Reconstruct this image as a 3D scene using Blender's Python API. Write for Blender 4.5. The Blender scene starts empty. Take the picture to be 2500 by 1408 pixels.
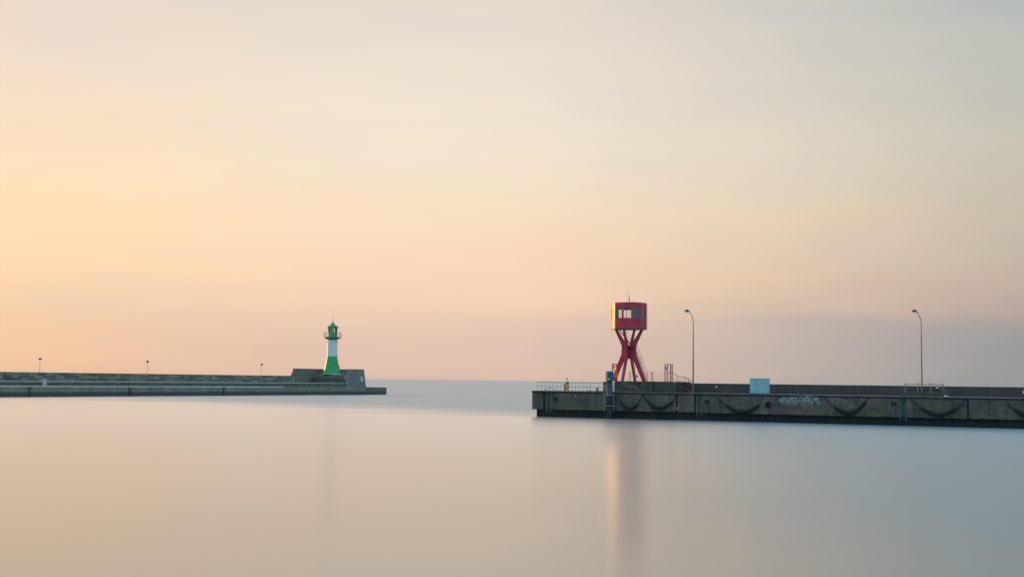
import bpy, math, random
from mathutils import Vector, Matrix
R = math.radians
C = bpy.context.scene.collection
random.seed(7)

# ------------------------------------------------------------------ camera
CAM_H = 4.4
FPX = 3213.0
PITCH = math.atan(224.5 / FPX)
ROLL = 0.0115
MC = Matrix.Rotation(R(90) + PITCH, 3, 'X') @ Matrix.Rotation(ROLL, 3, 'Z')
cd = bpy.data.cameras.new('camera')
cam = bpy.data.objects.new('camera', cd); C.objects.link(cam)
cam.matrix_world = Matrix.Translation((0, 0, CAM_H)) @ MC.to_4x4()
cd.sensor_width = 36.0
cd.lens = FPX / 2500 * 36.0
cd.clip_start = 0.5
cd.clip_end = 200000
bpy.context.scene.camera = cam

# ------------------------------------------------------------------ colour management
vs = bpy.context.scene.view_settings
vs.view_transform = 'Standard'; vs.look = 'None'; vs.gamma = 1; vs.exposure = 0.0
vs.use_curve_mapping = False
bpy.context.scene.cycles.max_bounces = 8
bpy.context.scene.cycles.sample_clamp_indirect = 25


def lin(c):
    return tuple(((v / 255) / 12.92 if v / 255 <= 0.04045 else ((v / 255 + 0.055) / 1.055) ** 2.4) for v in c)


# ------------------------------------------------------------------ sun
SUN_AZ = -41.5    # degrees left of the view direction
SUN_EL = 8.0
sd = bpy.data.lights.new('sun', 'SUN'); so = bpy.data.objects.new('sun', sd); C.objects.link(so)
sd.energy = 3.0; sd.angle = R(1.5); sd.color = (1.0, 0.50, 0.16)
sdir = Vector((math.sin(R(SUN_AZ)) * math.cos(R(SUN_EL)), math.cos(R(SUN_AZ)) * math.cos(R(SUN_EL)), math.sin(R(SUN_EL))))
so.rotation_euler = sdir.to_track_quat('Z', 'Y').to_euler()
so.location = sdir * 300

# ------------------------------------------------------------------ sky
w = bpy.data.worlds.new("World"); bpy.context.scene.world = w; w.use_nodes = True
nt = w.node_tree; N = nt.nodes; L = nt.links; N.clear()


def nd(tree, t, **kw):
    n = tree.nodes.new(t)
    for k, v in kw.items():
        setattr(n, k, v)
    return n


def mth(tree, op, a, b=None, c=None, clamp=False):
    n = tree.nodes.new('ShaderNodeMath'); n.operation = op; n.use_clamp = clamp
    for i, x in enumerate((a, b, c)):
        if x is None: continue
        if isinstance(x, (int, float)): n.inputs[i].default_value = x
        else: tree.links.new(x, n.inputs[i])
    return n.outputs[0]


def mixc(tree, f, a, b, mode='MIX'):
    n = tree.nodes.new('ShaderNodeMix'); n.data_type = 'RGBA'; n.blend_type = mode
    for sock, x in ((n.inputs[0], f), (n.inputs[6], a), (n.inputs[7], b)):
        if isinstance(x, (int, float)): sock.default_value = x
        elif isinstance(x, tuple): sock.default_value = (x[0], x[1], x[2], 1)
        else: tree.links.new(x, sock)
    return n.outputs[2]


def ramp(tree, fac, stops, interp='LINEAR'):
    n = tree.nodes.new('ShaderNodeValToRGB'); n.color_ramp.interpolation = interp
    cr = n.color_ramp
    while len(cr.elements) > 1: cr.elements.remove(cr.elements[-1])
    for i, (p, c) in enumerate(stops):
        e = cr.elements[0] if i == 0 else cr.elements.new(p)
        e.position = p
        e.color = (c[0], c[1], c[2], 1) if isinstance(c, tuple) else (c, c, c, 1)
    if fac is not None: tree.links.new(fac, n.inputs[0])
    return n.outputs[0]


tc = nd(nt, 'ShaderNodeTexCoord')
sp = nd(nt, 'ShaderNodeSeparateXYZ'); L.new(tc.outputs['Generated'], sp.inputs[0])
az = mth(nt, 'ARCTAN2', sp.outputs[0], sp.outputs[1])          # 0 = out to sea, negative = towards the sun
el = mth(nt, 'ARCSINE', sp.outputs[2])
mp = nd(nt, 'ShaderNodeMapping'); L.new(tc.outputs['Generated'], mp.inputs[0])
mp.inputs['Rotation'].default_value = (0, R(7), 0)
mp.inputs['Scale'].default_value = (2.2, 2.2, 15.0)
n1 = nd(nt, 'ShaderNodeTexNoise'); L.new(mp.outputs[0], n1.inputs[0])
n1.inputs['Scale'].default_value = 1.6; n1.inputs['Detail'].default_value = 4; n1.inputs['Roughness'].default_value = 0.5
n1.inputs['Distortion'].default_value = 0.5
wob = mth(nt, 'MULTIPLY', mth(nt, 'SUBTRACT', n1.outputs[0], 0.5), 0.05)
elw = mth(nt, 'ADD', el, wob)
# elevation mapped to 0..1 with most of the room in the low 20 degrees
t_el = mth(nt, 'POWER', mth(nt, 'DIVIDE', mth(nt, 'MAXIMUM', elw, 0.0), math.pi / 2), 0.5)


def tp(deg): return math.sqrt(deg / 90.0)


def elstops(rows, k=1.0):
    # upper sky and sky behind the camera are boosted to fill the shaded sides
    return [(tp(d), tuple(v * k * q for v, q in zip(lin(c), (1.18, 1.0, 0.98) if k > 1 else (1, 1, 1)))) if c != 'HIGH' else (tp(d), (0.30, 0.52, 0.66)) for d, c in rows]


high = 'HIGH'
L_ = elstops([(0.0, (226, 186, 158)), (1.6, (236, 197, 165)), (3.4, (241, 206, 174)), (5.0, (252, 214, 176)), (6.6, (254, 221, 177)), (8.2, (253, 225, 186)),
              (10.4, (249, 221, 194)), (13.4, (240, 220, 202)), (17, (234, 216, 203)), (20, (250, 210, 182)), (32, (255, 192, 156)), (60, 'HIGH')])
C_ = elstops([(0.0, (219, 189, 174)), (1.6, (228, 197, 178)), (2.7, (233, 202, 181)), (3.2, (238, 206, 181)), (5.2, (253, 218, 187)), (7.2, (251, 224, 195)), (9.4, (247, 229, 206)),
              (12, (243, 229, 210)), (17, (229, 217, 204)), (22, (236, 208, 184)), (34, (232, 198, 174)), (60, 'HIGH')])
M_ = elstops([(0.0, (190, 176, 168)), (1.6, (197, 181, 172)), (2.7, (202, 183, 173)), (3.1, (217, 190, 171)), (4.6, (227, 200, 175)), (7, (231, 211, 186)), (10, (227, 215, 197)),
              (14, (218, 210, 198)), (18, (203, 202, 194)), (24, (180, 184, 182)), (34, (140, 165, 178)), (60, 'HIGH')])
R_ = elstops([(0.0, (138, 149, 156)), (1.6, (150, 153, 156)), (2.5, (156, 155, 156)), (3.1, (182, 166, 159)), (4.6, (195, 176, 162)), (7, (201, 189, 170)), (10, (199, 195, 181)),
              (14, (190, 192, 185)), (17, (172, 184, 184)), (20, (140, 168, 178)), (32, (92, 140, 168)), (60, 'HIGH')])
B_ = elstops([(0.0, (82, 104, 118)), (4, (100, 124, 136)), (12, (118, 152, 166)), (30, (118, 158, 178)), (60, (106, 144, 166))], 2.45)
S_ = elstops([(0.0, (226, 170, 130)), (3.0, (250, 200, 140)), (6.0, (255, 236, 180)), (9, (255, 232, 180)), (14, (250, 214, 175)), (30, (250, 196, 152)), (55, high)])
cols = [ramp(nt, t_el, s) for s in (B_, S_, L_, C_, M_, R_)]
azd = mth(nt, 'MULTIPLY', az, 180 / math.pi)


def stepf(a0, a1):
    n = nt.nodes.new('ShaderNodeMapRange'); n.interpolation_type = 'SMOOTHSTEP'; nt.links.new(azd, n.inputs[0])
    n.inputs[1].default_value = a0; n.inputs[2].default_value = a1; return n.outputs[0]


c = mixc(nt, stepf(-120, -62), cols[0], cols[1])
c = mixc(nt, stepf(-42, -19), c, cols[2])
c = mixc(nt, stepf(-22, -5), c, cols[3])
c = mixc(nt, stepf(-2, 14), c, cols[4])
c = mixc(nt, stepf(9, 24), c, cols[5])
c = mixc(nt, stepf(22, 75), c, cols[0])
# faint streaks of veil cloud
n2 = nd(nt, 'ShaderNodeTexNoise'); L.new(mp.outputs[0], n2.inputs[0])
n2.inputs['Scale'].default_value = 2.6; n2.inputs['Detail'].default_value = 5; n2.inputs['Roughness'].default_value = 0.55
st = ramp(nt, n2.outputs[0], [(0.32, (0.982, 0.99, 1.015)), (0.5, (1.01, 1.015, 1.015)), (0.68, (1.045, 1.025, 0.995))])
c = mixc(nt, 1.0, c, st, 'MULTIPLY')
c10 = mixc(nt, 1.0, c, (10.0, 10.0, 10.0), 'MULTIPLY')
nish = nd(nt, 'ShaderNodeTexSky', sky_type='NISHITA', sun_disc=False)
nish.sun_elevation = R(SUN_EL); nish.sun_rotation = R(SUN_AZ)
nish.air_density = 1.0; nish.dust_density = 1.5; nish.ozone_density = 2.0
sky = mixc(nt, 0.95, nish.outputs[0], c10)
bg = nd(nt, 'ShaderNodeBackground'); L.new(sky, bg.inputs[0]); bg.inputs[1].default_value = 0.1
wo = nd(nt, 'ShaderNodeOutputWorld'); L.new(bg.outputs[0], wo.inputs[0])


# ------------------------------------------------------------------ geometry helpers
def ray(px, py):
    return MC @ Vector(((px - 1250) / FPX, -(py - 704) / FPX, -1.0))


class Frame:
    """straight quay line: u along, v across (away from the harbour basin), z up"""
    def __init__(s, p0, p1):
        s.o = Vector((p0[0], p0[1], 0)); s.t = Vector((p1[0] - p0[0], p1[1] - p0[1], 0)).normalized()
        s.n = Vector((-s.t.y, s.t.x, 0))
        s.ang = math.atan2(s.t.y, s.t.x)

    def w(s, u, v, z): return s.o + s.t * u + s.n * v + Vector((0, 0, z))

    def hit(s, px, py, v=0.0):
        d = ray(px, py); p = Vector((0, 0, CAM_H)) - s.o
        k = (v - p.dot(s.n)) / d.dot(s.n)
        q = p + d * k
        return q.dot(s.t), q.z

    def u(s, px, v=0.0, py=945): return s.hit(px, py, v)[0]


PF = Frame((2.8, 181.0), (55.1, 154.0))       # right-hand pier
MF = Frame((-112.2, 288.2), (-45.1, 404.8))   # left-hand breakwater


class MB:
    def __init__(s): s.v = []; s.f = []; s.m = []; s.mi = 0; s.sm = []

    def add(s, vs, fs, smooth=False):
        b = len(s.v); s.v += [Vector(x) for x in vs]
        for f in fs:
            s.f.append([b + i for i in f]); s.m.append(s.mi); s.sm.append(smooth)
        return s

    def hexa(s, p):   # 8 points: bottom 4 ccw, top 4 ccw
        return s.add(p, [(3, 2, 1, 0), (4, 5, 6, 7), (0, 1, 5, 4), (1, 2, 6, 5), (2, 3, 7, 6), (3, 0, 4, 7)])

    def box(s, x0, x1, y0, y1, z0, z1, M=None):
        p = [Vector(q) for q in ((x0, y0, z0), (x1, y0, z0), (x1, y1, z0), (x0, y1, z0), (x0, y0, z1), (x1, y0, z1), (x1, y1, z1), (x0, y1, z1))]
        if M is not None: p = [M @ q for q in p]
        return s.hexa(p)

    def fbox(s, F, u0, u1, v0, v1, z0, z1, batter=0.0):
        p = [F.w(u0, v0, z0), F.w(u1, v0, z0), F.w(u1, v1, z0), F.w(u0, v1, z0),
             F.w(u0, v0 + batter, z1), F.w(u1, v0 + batter, z1), F.w(u1, v1, z1), F.w(u0, v1, z1)]
        return s.hexa(p)

    def tube(s, pts, r, n=6, r2=None, caps=True):
        pts = [Vector(p) for p in pts]; k = len(pts)
        rs = r if isinstance(r, (list, tuple)) else [r + ((r2 if r2 is not None else r) - r) * i / max(1, k - 1) for i in range(k)]
        tg = [(pts[min(i + 1, k - 1)] - pts[max(i - 1, 0)]).normalized() for i in range(k)]
        a = Vector((0, 0, 1)) if abs(tg[0].z) < 0.9 else Vector((1, 0, 0))
        x = tg[0].cross(a).normalized(); vs = []
        for i in range(k):
            x = (x - tg[i] * x.dot(tg[i])).normalized(); y = tg[i].cross(x)
            for j in range(n):
                q = 2 * math.pi * j / n
                vs.append(pts[i] + (x * math.cos(q) + y * math.sin(q)) * rs[i])
        fs = [(i * n + j, i * n + (j + 1) % n, (i + 1) * n + (j + 1) % n, (i + 1) * n + j) for i in range(k - 1) for j in range(n)]
        b = len(s.v); s.add(vs, fs, n > 5)
        if caps:
            s.add(vs[:n], [tuple(range(n - 1, -1, -1))]); s.add(vs[-n:], [tuple(range(n))])
        return s

    def lathe(s, prof, n=24, c=(0, 0, 0), rot=0.0, smooth=True, close=True):
        vs = []; c = Vector(c)
        for (r, z) in prof:
            for j in range(n):
                q = rot + 2 * math.pi * j / n
                vs.append(c + Vector((r * math.sin(q), -r * math.cos(q), z)))
        k = len(prof)
        fs = [(i * n + j, i * n + (j + 1) % n, (i + 1) * n + (j + 1) % n, (i + 1) * n + j) for i in range(k - 1) for j in range(n)]
        if close:
            fs.append(tuple(range(n - 1, -1, -1))); fs.append(tuple((k - 1) * n + j for j in range(n)))
        s.add(vs, fs, smooth); return s

    def prism(s, poly, d, M):   # poly of (a,b) -> M @ (a, +-d, b)
        n = len(poly)
        vs = [M @ Vector((a, -d, b)) for a, b in poly] + [M @ Vector((a, d, b)) for a, b in poly]
        fs = [tuple(range(n)), tuple(range(2 * n - 1, n - 1, -1))]
        fs += [(i, i + n, (i + 1) % n + n, (i + 1) % n) for i in range(n)]
        return s.add(vs, fs)

    def build(s, name, mats, parent=None, bevel=0):
        me = bpy.data.meshes.new(name)
        off = parent.matrix_world_loc if False else (Vector(parent['_loc']) if (parent is not None and '_loc' in parent.keys()) else Vector((0, 0, 0)))
        me.from_pydata([v - off for v in s.v], [], s.f)
        if not isinstance(mats, (list, tuple)): mats = [mats]
        for m in mats: me.materials.append(m)
        for p, mi, sm in zip(me.polygons, s.m, s.sm):
            p.material_index = mi; p.use_smooth = sm
        me.validate(); me.update()
        # consistent outward normals
        import bmesh
        bm = bmesh.new(); bm.from_mesh(me); bmesh.ops.recalc_face_normals(bm, faces=bm.faces); bm.to_mesh(me); bm.free()
        o = bpy.data.objects.new(name, me); C.objects.link(o)
        if parent is not None: o.parent = parent
        if bevel:
            b = o.modifiers.new('bevel', 'BEVEL'); b.width = bevel; b.segments = 2; b.limit_method = 'ANGLE'; b.angle_limit = R(40)
        return o


def smooth_pts(pts, n=6):
    out = []
    for i in range(len(pts) - 1):
        p0 = pts[max(i - 1, 0)]; p1 = pts[i]; p2 = pts[i + 1]; p3 = pts[min(i + 2, len(pts) - 1)]
        for j in range(n):
            t_ = j / n
            out.append(.5 * ((2 * p1) + (-p0 + p2) * t_ + (2 * p0 - 5 * p1 + 4 * p2 - p3) * t_ ** 2 + (-p0 + 3 * p1 - 3 * p2 + p3) * t_ ** 3))
    out.append(pts[-1]); return out


def tag(o, label=None, cat=None, group=None, kind=None):
    if label: o['label'] = label
    if cat: o['category'] = cat
    if group: o['group'] = group
    if kind: o['kind'] = kind
    return o


def thing(name, loc, label, cat, group=None, rz=0.0, world=False):
    """world=True: parts are given in world coordinates"""
    o = bpy.data.objects.new(name, None); C.objects.link(o)
    o.empty_display_size = 0.3
    o.location = loc; o.rotation_euler = (0, 0, rz)
    if world: o['_loc'] = tuple(loc)
    return tag(o, label, cat, group)


def copy_tree(o, parent=None):
    c_ = o.copy(); C.objects.link(c_); c_.parent = parent
    for ch in list(o.children): copy_tree(ch, c_)
    return c_


# ------------------------------------------------------------------ materials
def mat(name, col, rough=0.6, metal=0.0, spec=0.5, var=0.12, vscale=3.0, bump=0.0, coat=0.0, rust=0.0):
    m = bpy.data.materials.new(name); m.use_nodes = True; t = m.node_tree
    b = t.nodes['Principled BSDF']
    g = t.nodes.new('ShaderNodeTexCoord')
    n = t.nodes.new('ShaderNodeTexNoise'); t.links.new(g.outputs['Object'], n.inputs[0])
    n.inputs['Scale'].default_value = vscale; n.inputs['Detail'].default_value = 5
    lo = tuple(max(0, x * (1 - var)) for x in col); hi = tuple(min(1, x * (1 + var)) for x in col)
    cc = ramp(t, n.outputs[0], [(0.3, lo), (0.7, hi)])
    if rust:
        n3 = t.nodes.new('ShaderNodeTexNoise'); t.links.new(g.outputs['Object'], n3.inputs[0]); n3.inputs['Scale'].default_value = vscale * 2.3
        n3.inputs['Detail'].default_value = 6
        cc = mixc(t, ramp(t, n3.outputs[0], [(0.62 - 0.2 * rust, 0.0), (0.78 - 0.2 * rust, 1.0)]), cc, (0.12, 0.05, 0.025))
    t.links.new(cc, b.inputs['Base Color'])
    b.inputs['Roughness'].default_value = rough; b.inputs['Metallic'].default_value = metal
    b.inputs['Specular IOR Level'].default_value = spec; b.inputs['Coat Weight'].default_value = coat
    if bump:
        bp = t.nodes.new('ShaderNodeBump'); t.links.new(n.outputs[0], bp.inputs['Height']); bp.inputs['Strength'].default_value = bump
        t.links.new(bp.outputs[0], b.inputs['Normal'])
    return m


def concrete(name, a, b_, wet=None, wet_z=0.9, moss=0.0, ang=0.0, blocks=None, streak=0.5, rough=0.85):
    """weathered concrete; blocks=(width, height) adds coursed masonry; wet = colour of the tide stained foot"""
    m = bpy.data.materials.new(name); m.use_nodes = True; t = m.node_tree
    p = t.nodes['Principled BSDF']; p.inputs['Roughness'].default_value = rough
    p.inputs['Specular IOR Level'].default_value = 0.3
    g = t.nodes.new('ShaderNodeNewGeometry')
    mp_ = t.nodes.new('ShaderNodeMapping'); mp_.vector_type = 'POINT'
    mp_.inputs['Rotation'].default_value = (0, 0, -ang)
    t.links.new(g.outputs['Position'], mp_.inputs[0])          # x along the wall, z up
    P = mp_.outputs[0]

    def noise(scale, sc=(1, 1, 1), det=6, rgh=0.6):
        q = t.nodes.new('ShaderNodeMapping'); q.inputs['Scale'].default_value = sc; t.links.new(P, q.inputs[0])
        n = t.nodes.new('ShaderNodeTexNoise'); n.inputs['Scale'].default_value = scale; n.inputs['Detail'].default_value = det
        n.inputs['Roughness'].default_value = rgh; t.links.new(q.outputs[0], n.inputs[0]); return n.outputs[0]
    big = noise(0.35); mid = noise(1.6, (1, 1, 1.4)); fine = noise(9)
    mix1 = mth(t, 'ADD', mth(t, 'MULTIPLY', big, 0.45), mth(t, 'ADD', mth(t, 'MULTIPLY', mid, 0.4), mth(t, 'MULTIPLY', fine, 0.15)))
    col = ramp(t, mix1, [(0.38, b_), (0.49, tuple((x + y) / 2 for x, y in zip(a, b_))), (0.58, a), (0.66, tuple(x * 1.25 for x in a))])
    sv = noise(1.0, (1.1, 1.1, 0.09), 5, 0.65)
    col = mixc(t, mth(t, 'MULTIPLY', ramp(t, sv, [(0.5, 0.0), (0.66, 1.0)]), streak), col, tuple(x * 0.42 for x in b_))
    sv2 = noise(2.3, (1.0, 1.0, 0.12), 5, 0.6)
    col = mixc(t, mth(t, 'MULTIPLY', ramp(t, sv2, [(0.6, 0.0), (0.72, 1.0)]), streak * 0.6), col, tuple(min(1, x * 1.55) for x in a))
    hgt = fine
    if blocks:
        sx = t.nodes.new('ShaderNodeSeparateXYZ'); t.links.new(P, sx.inputs[0])
        cx = t.nodes.new('ShaderNodeCombineXYZ'); t.links.new(sx.outputs[0], cx.inputs[0]); t.links.new(sx.outputs[2], cx.inputs[1])
        br = t.nodes.new('ShaderNodeTexBrick'); t.links.new(cx.outputs[0], br.inputs[0])
        br.inputs['Scale'].default_value = 1.0; br.inputs['Brick Width'].default_value = blocks[0]; br.inputs['Row Height'].default_value = blocks[1]
        br.inputs['Mortar Size'].default_value = 0.02; br.inputs['Mortar Smooth'].default_value = 0.3; br.offset = 0.37
        br.inputs['Color1'].default_value = (0.55, 0.55, 0.55, 1); br.inputs['Color2'].default_value = (1.35, 1.35, 1.35, 1)
        br.inputs['Mortar'].default_value = (0.5, 0.5, 0.5, 1)
        col = mixc(t, 1.0, col, br.outputs[0], 'MULTIPLY')
    sz = t.nodes.new('ShaderNodeSeparateXYZ'); t.links.new(g.outputs['Position'], sz.inputs[0])
    if moss:
        mm = mth(t, 'MULTIPLY', ramp(t, noise(0.22, (1, 1, 0.6), 4), [(0.52, 0.0), (0.64, 1.0)]),
                 ramp(t, mth(t, 'DIVIDE', sz.outputs[2], 4.0, clamp=True), [(0.14, 1.0), (0.42, 0.0)]))
        col = mixc(t, mth(t, 'MULTIPLY', mm, moss), col, (0.10, 0.12, 0.035))
    if wet:
        zz = mth(t, 'ADD', sz.outputs[2], mth(t, 'MULTIPLY', mth(t, 'SUBTRACT', mid, 0.5), 0.5))
        f = ramp(t, mth(t, 'DIVIDE', zz, wet_z * 2, clamp=True), [(0.38, 1.0), (0.56, 0.0)])
        col = mixc(t, f, col, wet)
    t.links.new(col, p.inputs['Base Color'])
    bp = t.nodes.new('ShaderNodeBump'); bp.inputs['Strength'].default_value = 0.5; bp.inputs['Distance'].default_value = 0.05
    t.links.new(hgt, bp.inputs['Height']); t.links.new(bp.outputs[0], p.inputs['Normal'])
    return m


def glass(name, tint=(0.8, 0.9, 0.9), ior=1.5, rgh=0.03):
    m = bpy.data.materials.new(name); m.use_nodes = True; t = m.node_tree; t.nodes.clear()
    tr = t.nodes.new('ShaderNodeBsdfTransparent'); tr.inputs[0].default_value = (*tint, 1)
    gl = t.nodes.new('ShaderNodeBsdfGlossy'); gl.inputs['Roughness'].default_value = rgh
    fr = t.nodes.new('ShaderNodeFresnel'); fr.inputs[0].default_value = ior
    n = t.nodes.new('ShaderNodeTexNoise'); n.inputs['Scale'].default_value = 1.2
    bp = t.nodes.new('ShaderNodeBump'); bp.inputs['Strength'].default_value = 0.04; t.links.new(n.outputs[0], bp.inputs['Height'])
    t.links.new(bp.outputs[0], gl.inputs['Normal'])
    mx = t.nodes.new('ShaderNodeMixShader'); t.links.new(fr.outputs[0], mx.inputs[0]); t.links.new(tr.outputs[0], mx.inputs[1]); t.links.new(gl.outputs[0], mx.inputs[2])
    o = t.nodes.new('ShaderNodeOutputMaterial'); t.links.new(mx.outputs[0], o.inputs[0]); return m


PA, MA = PF.ang, MF.ang
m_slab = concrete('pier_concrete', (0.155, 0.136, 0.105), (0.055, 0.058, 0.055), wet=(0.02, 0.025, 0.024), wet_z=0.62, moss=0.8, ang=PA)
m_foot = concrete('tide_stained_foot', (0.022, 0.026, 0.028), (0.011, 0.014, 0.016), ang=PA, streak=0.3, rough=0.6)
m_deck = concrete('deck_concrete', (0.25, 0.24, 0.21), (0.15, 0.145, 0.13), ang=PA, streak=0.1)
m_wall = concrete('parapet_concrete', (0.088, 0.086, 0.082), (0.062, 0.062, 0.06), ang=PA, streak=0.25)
m_pod = concrete('podium_stone', (0.115, 0.11, 0.09), (0.06, 0.06, 0.052), ang=PA, streak=0.5, blocks=(0.9, 0.36), moss=0.0)
m_mole = concrete('breakwater_concrete', (0.27, 0.25, 0.2), (0.17, 0.16, 0.135), wet=(0.085, 0.08, 0.075), wet_z=0.62, moss=0.5, ang=MA, streak=0.35)
m_mstone = concrete('breakwater_masonry', (0.235, 0.225, 0.185), (0.155, 0.15, 0.125), ang=MA, streak=0.35, blocks=(2.3, 0.62))
m_mcourse = concrete('bastion_masonry', (0.19, 0.185, 0.16), (0.14, 0.138, 0.12), ang=MA, streak=0.3, blocks=(2.6, 0.3))
m_mend = concrete('bastion_end_concrete', (0.215, 0.21, 0.18), (0.14, 0.14, 0.122), ang=MA, streak=0.4)
m_pale = concrete('pale_coping', (0.8, 0.78, 0.72), (0.6, 0.58, 0.54), ang=MA, streak=0.1)
m_strip = concrete('path_edge_stone', (0.42, 0.41, 0.38), (0.32, 0.31, 0.29), ang=MA, streak=0.1)
m_earth = concrete('rubble_face', (0.17, 0.16, 0.12), (0.11, 0.1, 0.08), ang=MA, streak=0.3, moss=0.4)

m_red = mat('red_gloss_paint', (0.46, 0.022, 0.065), rough=0.42, spec=0.5, var=0.22, vscale=1.2, coat=0.0, rust=0.18)
m_redfaded = mat('red_rail_paint', (0.22, 0.02, 0.04), rough=0.4, var=0.2)
m_orange = mat('orange_red_paint', (0.75, 0.10, 0.045), rough=0.4)
m_green = mat('lighthouse_green_paint', (0.03, 0.34, 0.115), rough=0.5, var=0.2, vscale=1.1, rust=.08)
m_greendk = mat('lighthouse_dark_green_paint', (0.03, 0.24, 0.09), rough=0.45)
m_white = mat('lighthouse_white_paint', (0.68, 0.68, 0.66), rough=0.5, var=0.12, vscale=1.3, rust=.05)
m_cab = mat('pale_blue_grey_paint', (0.24, 0.45, 0.49), rough=0.45, var=0.07, vscale=1.1)
m_blue = mat('blue_paint', (0.003, 0.09, 0.16), rough=0.4)
m_bluesteel = mat('dark_blue_steel', (0.02, 0.045, 0.07), rough=0.5, var=0.35, rust=0.2)
m_galv = mat('galvanised_steel', (0.22, 0.25, 0.25), rough=0.6, metal=0.0, var=0.2, rust=0.1)
m_teal = mat('teal_ladder_paint', (0.07, 0.18, 0.21), rough=0.5, var=0.2)
m_ladblue = mat('blue_grey_ladder_paint', (0.10, 0.16, 0.22), rough=0.5, var=0.2)
m_dark = mat('dark_steel', (0.055, 0.06, 0.065), rough=0.5, metal=0.2, var=0.3, rust=0.2)
m_rail = mat('grey_green_rail_paint', (0.10, 0.13, 0.14), rough=0.5, var=0.2)
m_pole = mat('lamp_pole_paint', (0.07, 0.10, 0.12), rough=0.45, var=0.2)
m_polegreen = mat('green_pole_foot_paint', (0.03, 0.17, 0.15), rough=0.45)
m_lamp = mat('lamp_hood_paint', (0.06, 0.12, 0.15), rough=0.35)
m_lens = mat('opal_lamp_bowl', (0.55, 0.58, 0.58), rough=0.2)
m_rub = mat('black_rubber', (0.016, 0.024, 0.028), rough=0.8, spec=0.2, var=0.4, vscale=5)
m_chain = mat('wet_black_chain', (0.024, 0.027, 0.028), rough=0.8, spec=0.2, var=0.4, vscale=5)
m_brown = mat('brown_rusty_steel', (0.19, 0.10, 0.07), rough=0.7, var=0.3, vscale=6, rust=0.5)
m_yellow = mat('yellow_paint', (0.85, 0.42, 0.05), rough=0.5)
m_buoy = mat('faded_buoy_paint', (0.50, 0.30, 0.09), rough=0.7, var=0.3)
m_lime = mat('yellow_green_label', (0.5, 0.5, 0.06), rough=0.5)
m_signblue = mat('blue_sign_enamel', (0.05, 0.16, 0.38), rough=0.35)
m_wht = mat('white_enamel', (0.78, 0.78, 0.76), rough=0.4, var=0.05)
m_ltgrey = mat('light_grey_box', (0.42, 0.50, 0.50), rough=0.5, var=0.15)
m_black = mat('black_lettering', (0.02, 0.02, 0.025), rough=0.6)
m_tarp = mat('green_net', (0.07, 0.16, 0.17), rough=0.8, var=0.5, vscale=8)
m_wire = mat('red_fence_wire', (0.20, 0.07, 0.08), rough=0.5)
m_glass = glass('window_glass', (0.96, 0.98, 0.97))
m_glassdk = glass('dark_reflection_glass', (0.30, 0.46, 0.46), 2.6)  # dark interior and reflected sky put into the tint and reflectivity
m_glasssun = glass('sun_glint_glass', (0.5, 0.5, 0.46), 3.0, 0.2)  # same window glass, made rougher and more reflective to carry the sun glint
m_lensgreen = glass('green_lantern_lens', (0.1, 0.75, 0.55), 1.6)
m_inner = mat('cabin_lining', (0.16, 0.22, 0.22), rough=0.8)
m_pinkring = mat('faded_red_ring', (0.45, 0.08, 0.08), rough=0.6)

# ------------------------------------------------------------------ water
wm = bpy.data.materials.new('sea_water'); wm.use_nodes = True; t = wm.node_tree; t.nodes.clear()
g = t.nodes.new('ShaderNodeNewGeometry')
sx = t.nodes.new('ShaderNodeSeparateXYZ'); t.links.new(g.outputs['Position'], sx.inputs[0])


def wnoise(sc, det=6, dis=0.6):
    q = t.nodes.new('ShaderNodeMapping'); q.inputs['Scale'].default_value = sc; t.links.new(g.outputs['Position'], q.inputs[0])
    n = t.nodes.new('ShaderNodeTexNoise'); n.inputs['Scale'].default_value = 1.0; n.inputs['Detail'].default_value = det; n.inputs['Roughness'].default_value = 0.55
    n.inputs['Distortion'].default_value = dis; t.links.new(q.outputs[0], n.inputs[0]); return n.outputs[0]


nA = wnoise((0.006, 0.035, 1)); nB = wnoise((0.05, 0.45, 1), 4, 0.3)
# the harbour basin is calm, the open sea beyond the line between the two heads is ruffled
dist = mth(t, 'SUBTRACT', sx.outputs[1], mth(t, 'ADD', 192.0, mth(t, 'MULTIPLY', sx.outputs[0], -0.95)))
dist = mth(t, 'ADD', dist, mth(t, 'MULTIPLY', mth(t, 'SUBTRACT', nA, 0.5), 90.0))
sea = ramp(t, mth(t, 'MULTIPLY_ADD', dist, 1 / 70.0, 0.35, clamp=True), [(0.0, 0.0), (1.0, 1.0)], 'EASE')
far = mth(t, 'DIVIDE', mth(t, 'SUBTRACT', sx.outputs[1], 450.0), 5000.0, clamp=True)
far = mth(t, 'POWER', far, 0.5)
gust = mth(t, 'MULTIPLY', mth(t, 'DIVIDE', mth(t, 'SUBTRACT', sx.outputs[1], 35.0), 95.0, clamp=True), 0.12)
# cooler, dimmer reflection put into the water colour over the basin's right-hand half
cool = mth(t, 'SUBTRACT', sx.outputs[0], mth(t, 'MULTIPLY', sx.outputs[1], 0.12))
cool = mth(t, 'ADD', cool, mth(t, 'MULTIPLY', mth(t, 'SUBTRACT', nA, 0.5), 8.0))
cool = ramp(t, mth(t, 'MULTIPLY_ADD', cool, 1 / 20.0, 0.32, clamp=True), [(0.0, 0.0), (1.0, 0.85)], 'EASE')
gust = mth(t, 'ADD', gust, mth(t, 'MULTIPLY', cool, 0.09))
calm = mth(t, 'ADD', mth(t, 'ADD', mth(t, 'MULTIPLY_ADD', nA, 0.07, 0.135), gust), mth(t, 'MULTIPLY_ADD', nB, 0.05, -0.025))
searg = mth(t, 'MULTIPLY_ADD', far, -0.06, 0.44)
rg = mth(t, 'ADD', mth(t, 'MULTIPLY', mth(t, 'SUBTRACT', searg, calm), sea), calm)
fr = t.nodes.new('ShaderNodeFresnel'); fr.inputs[0].default_value = 2.7
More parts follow.
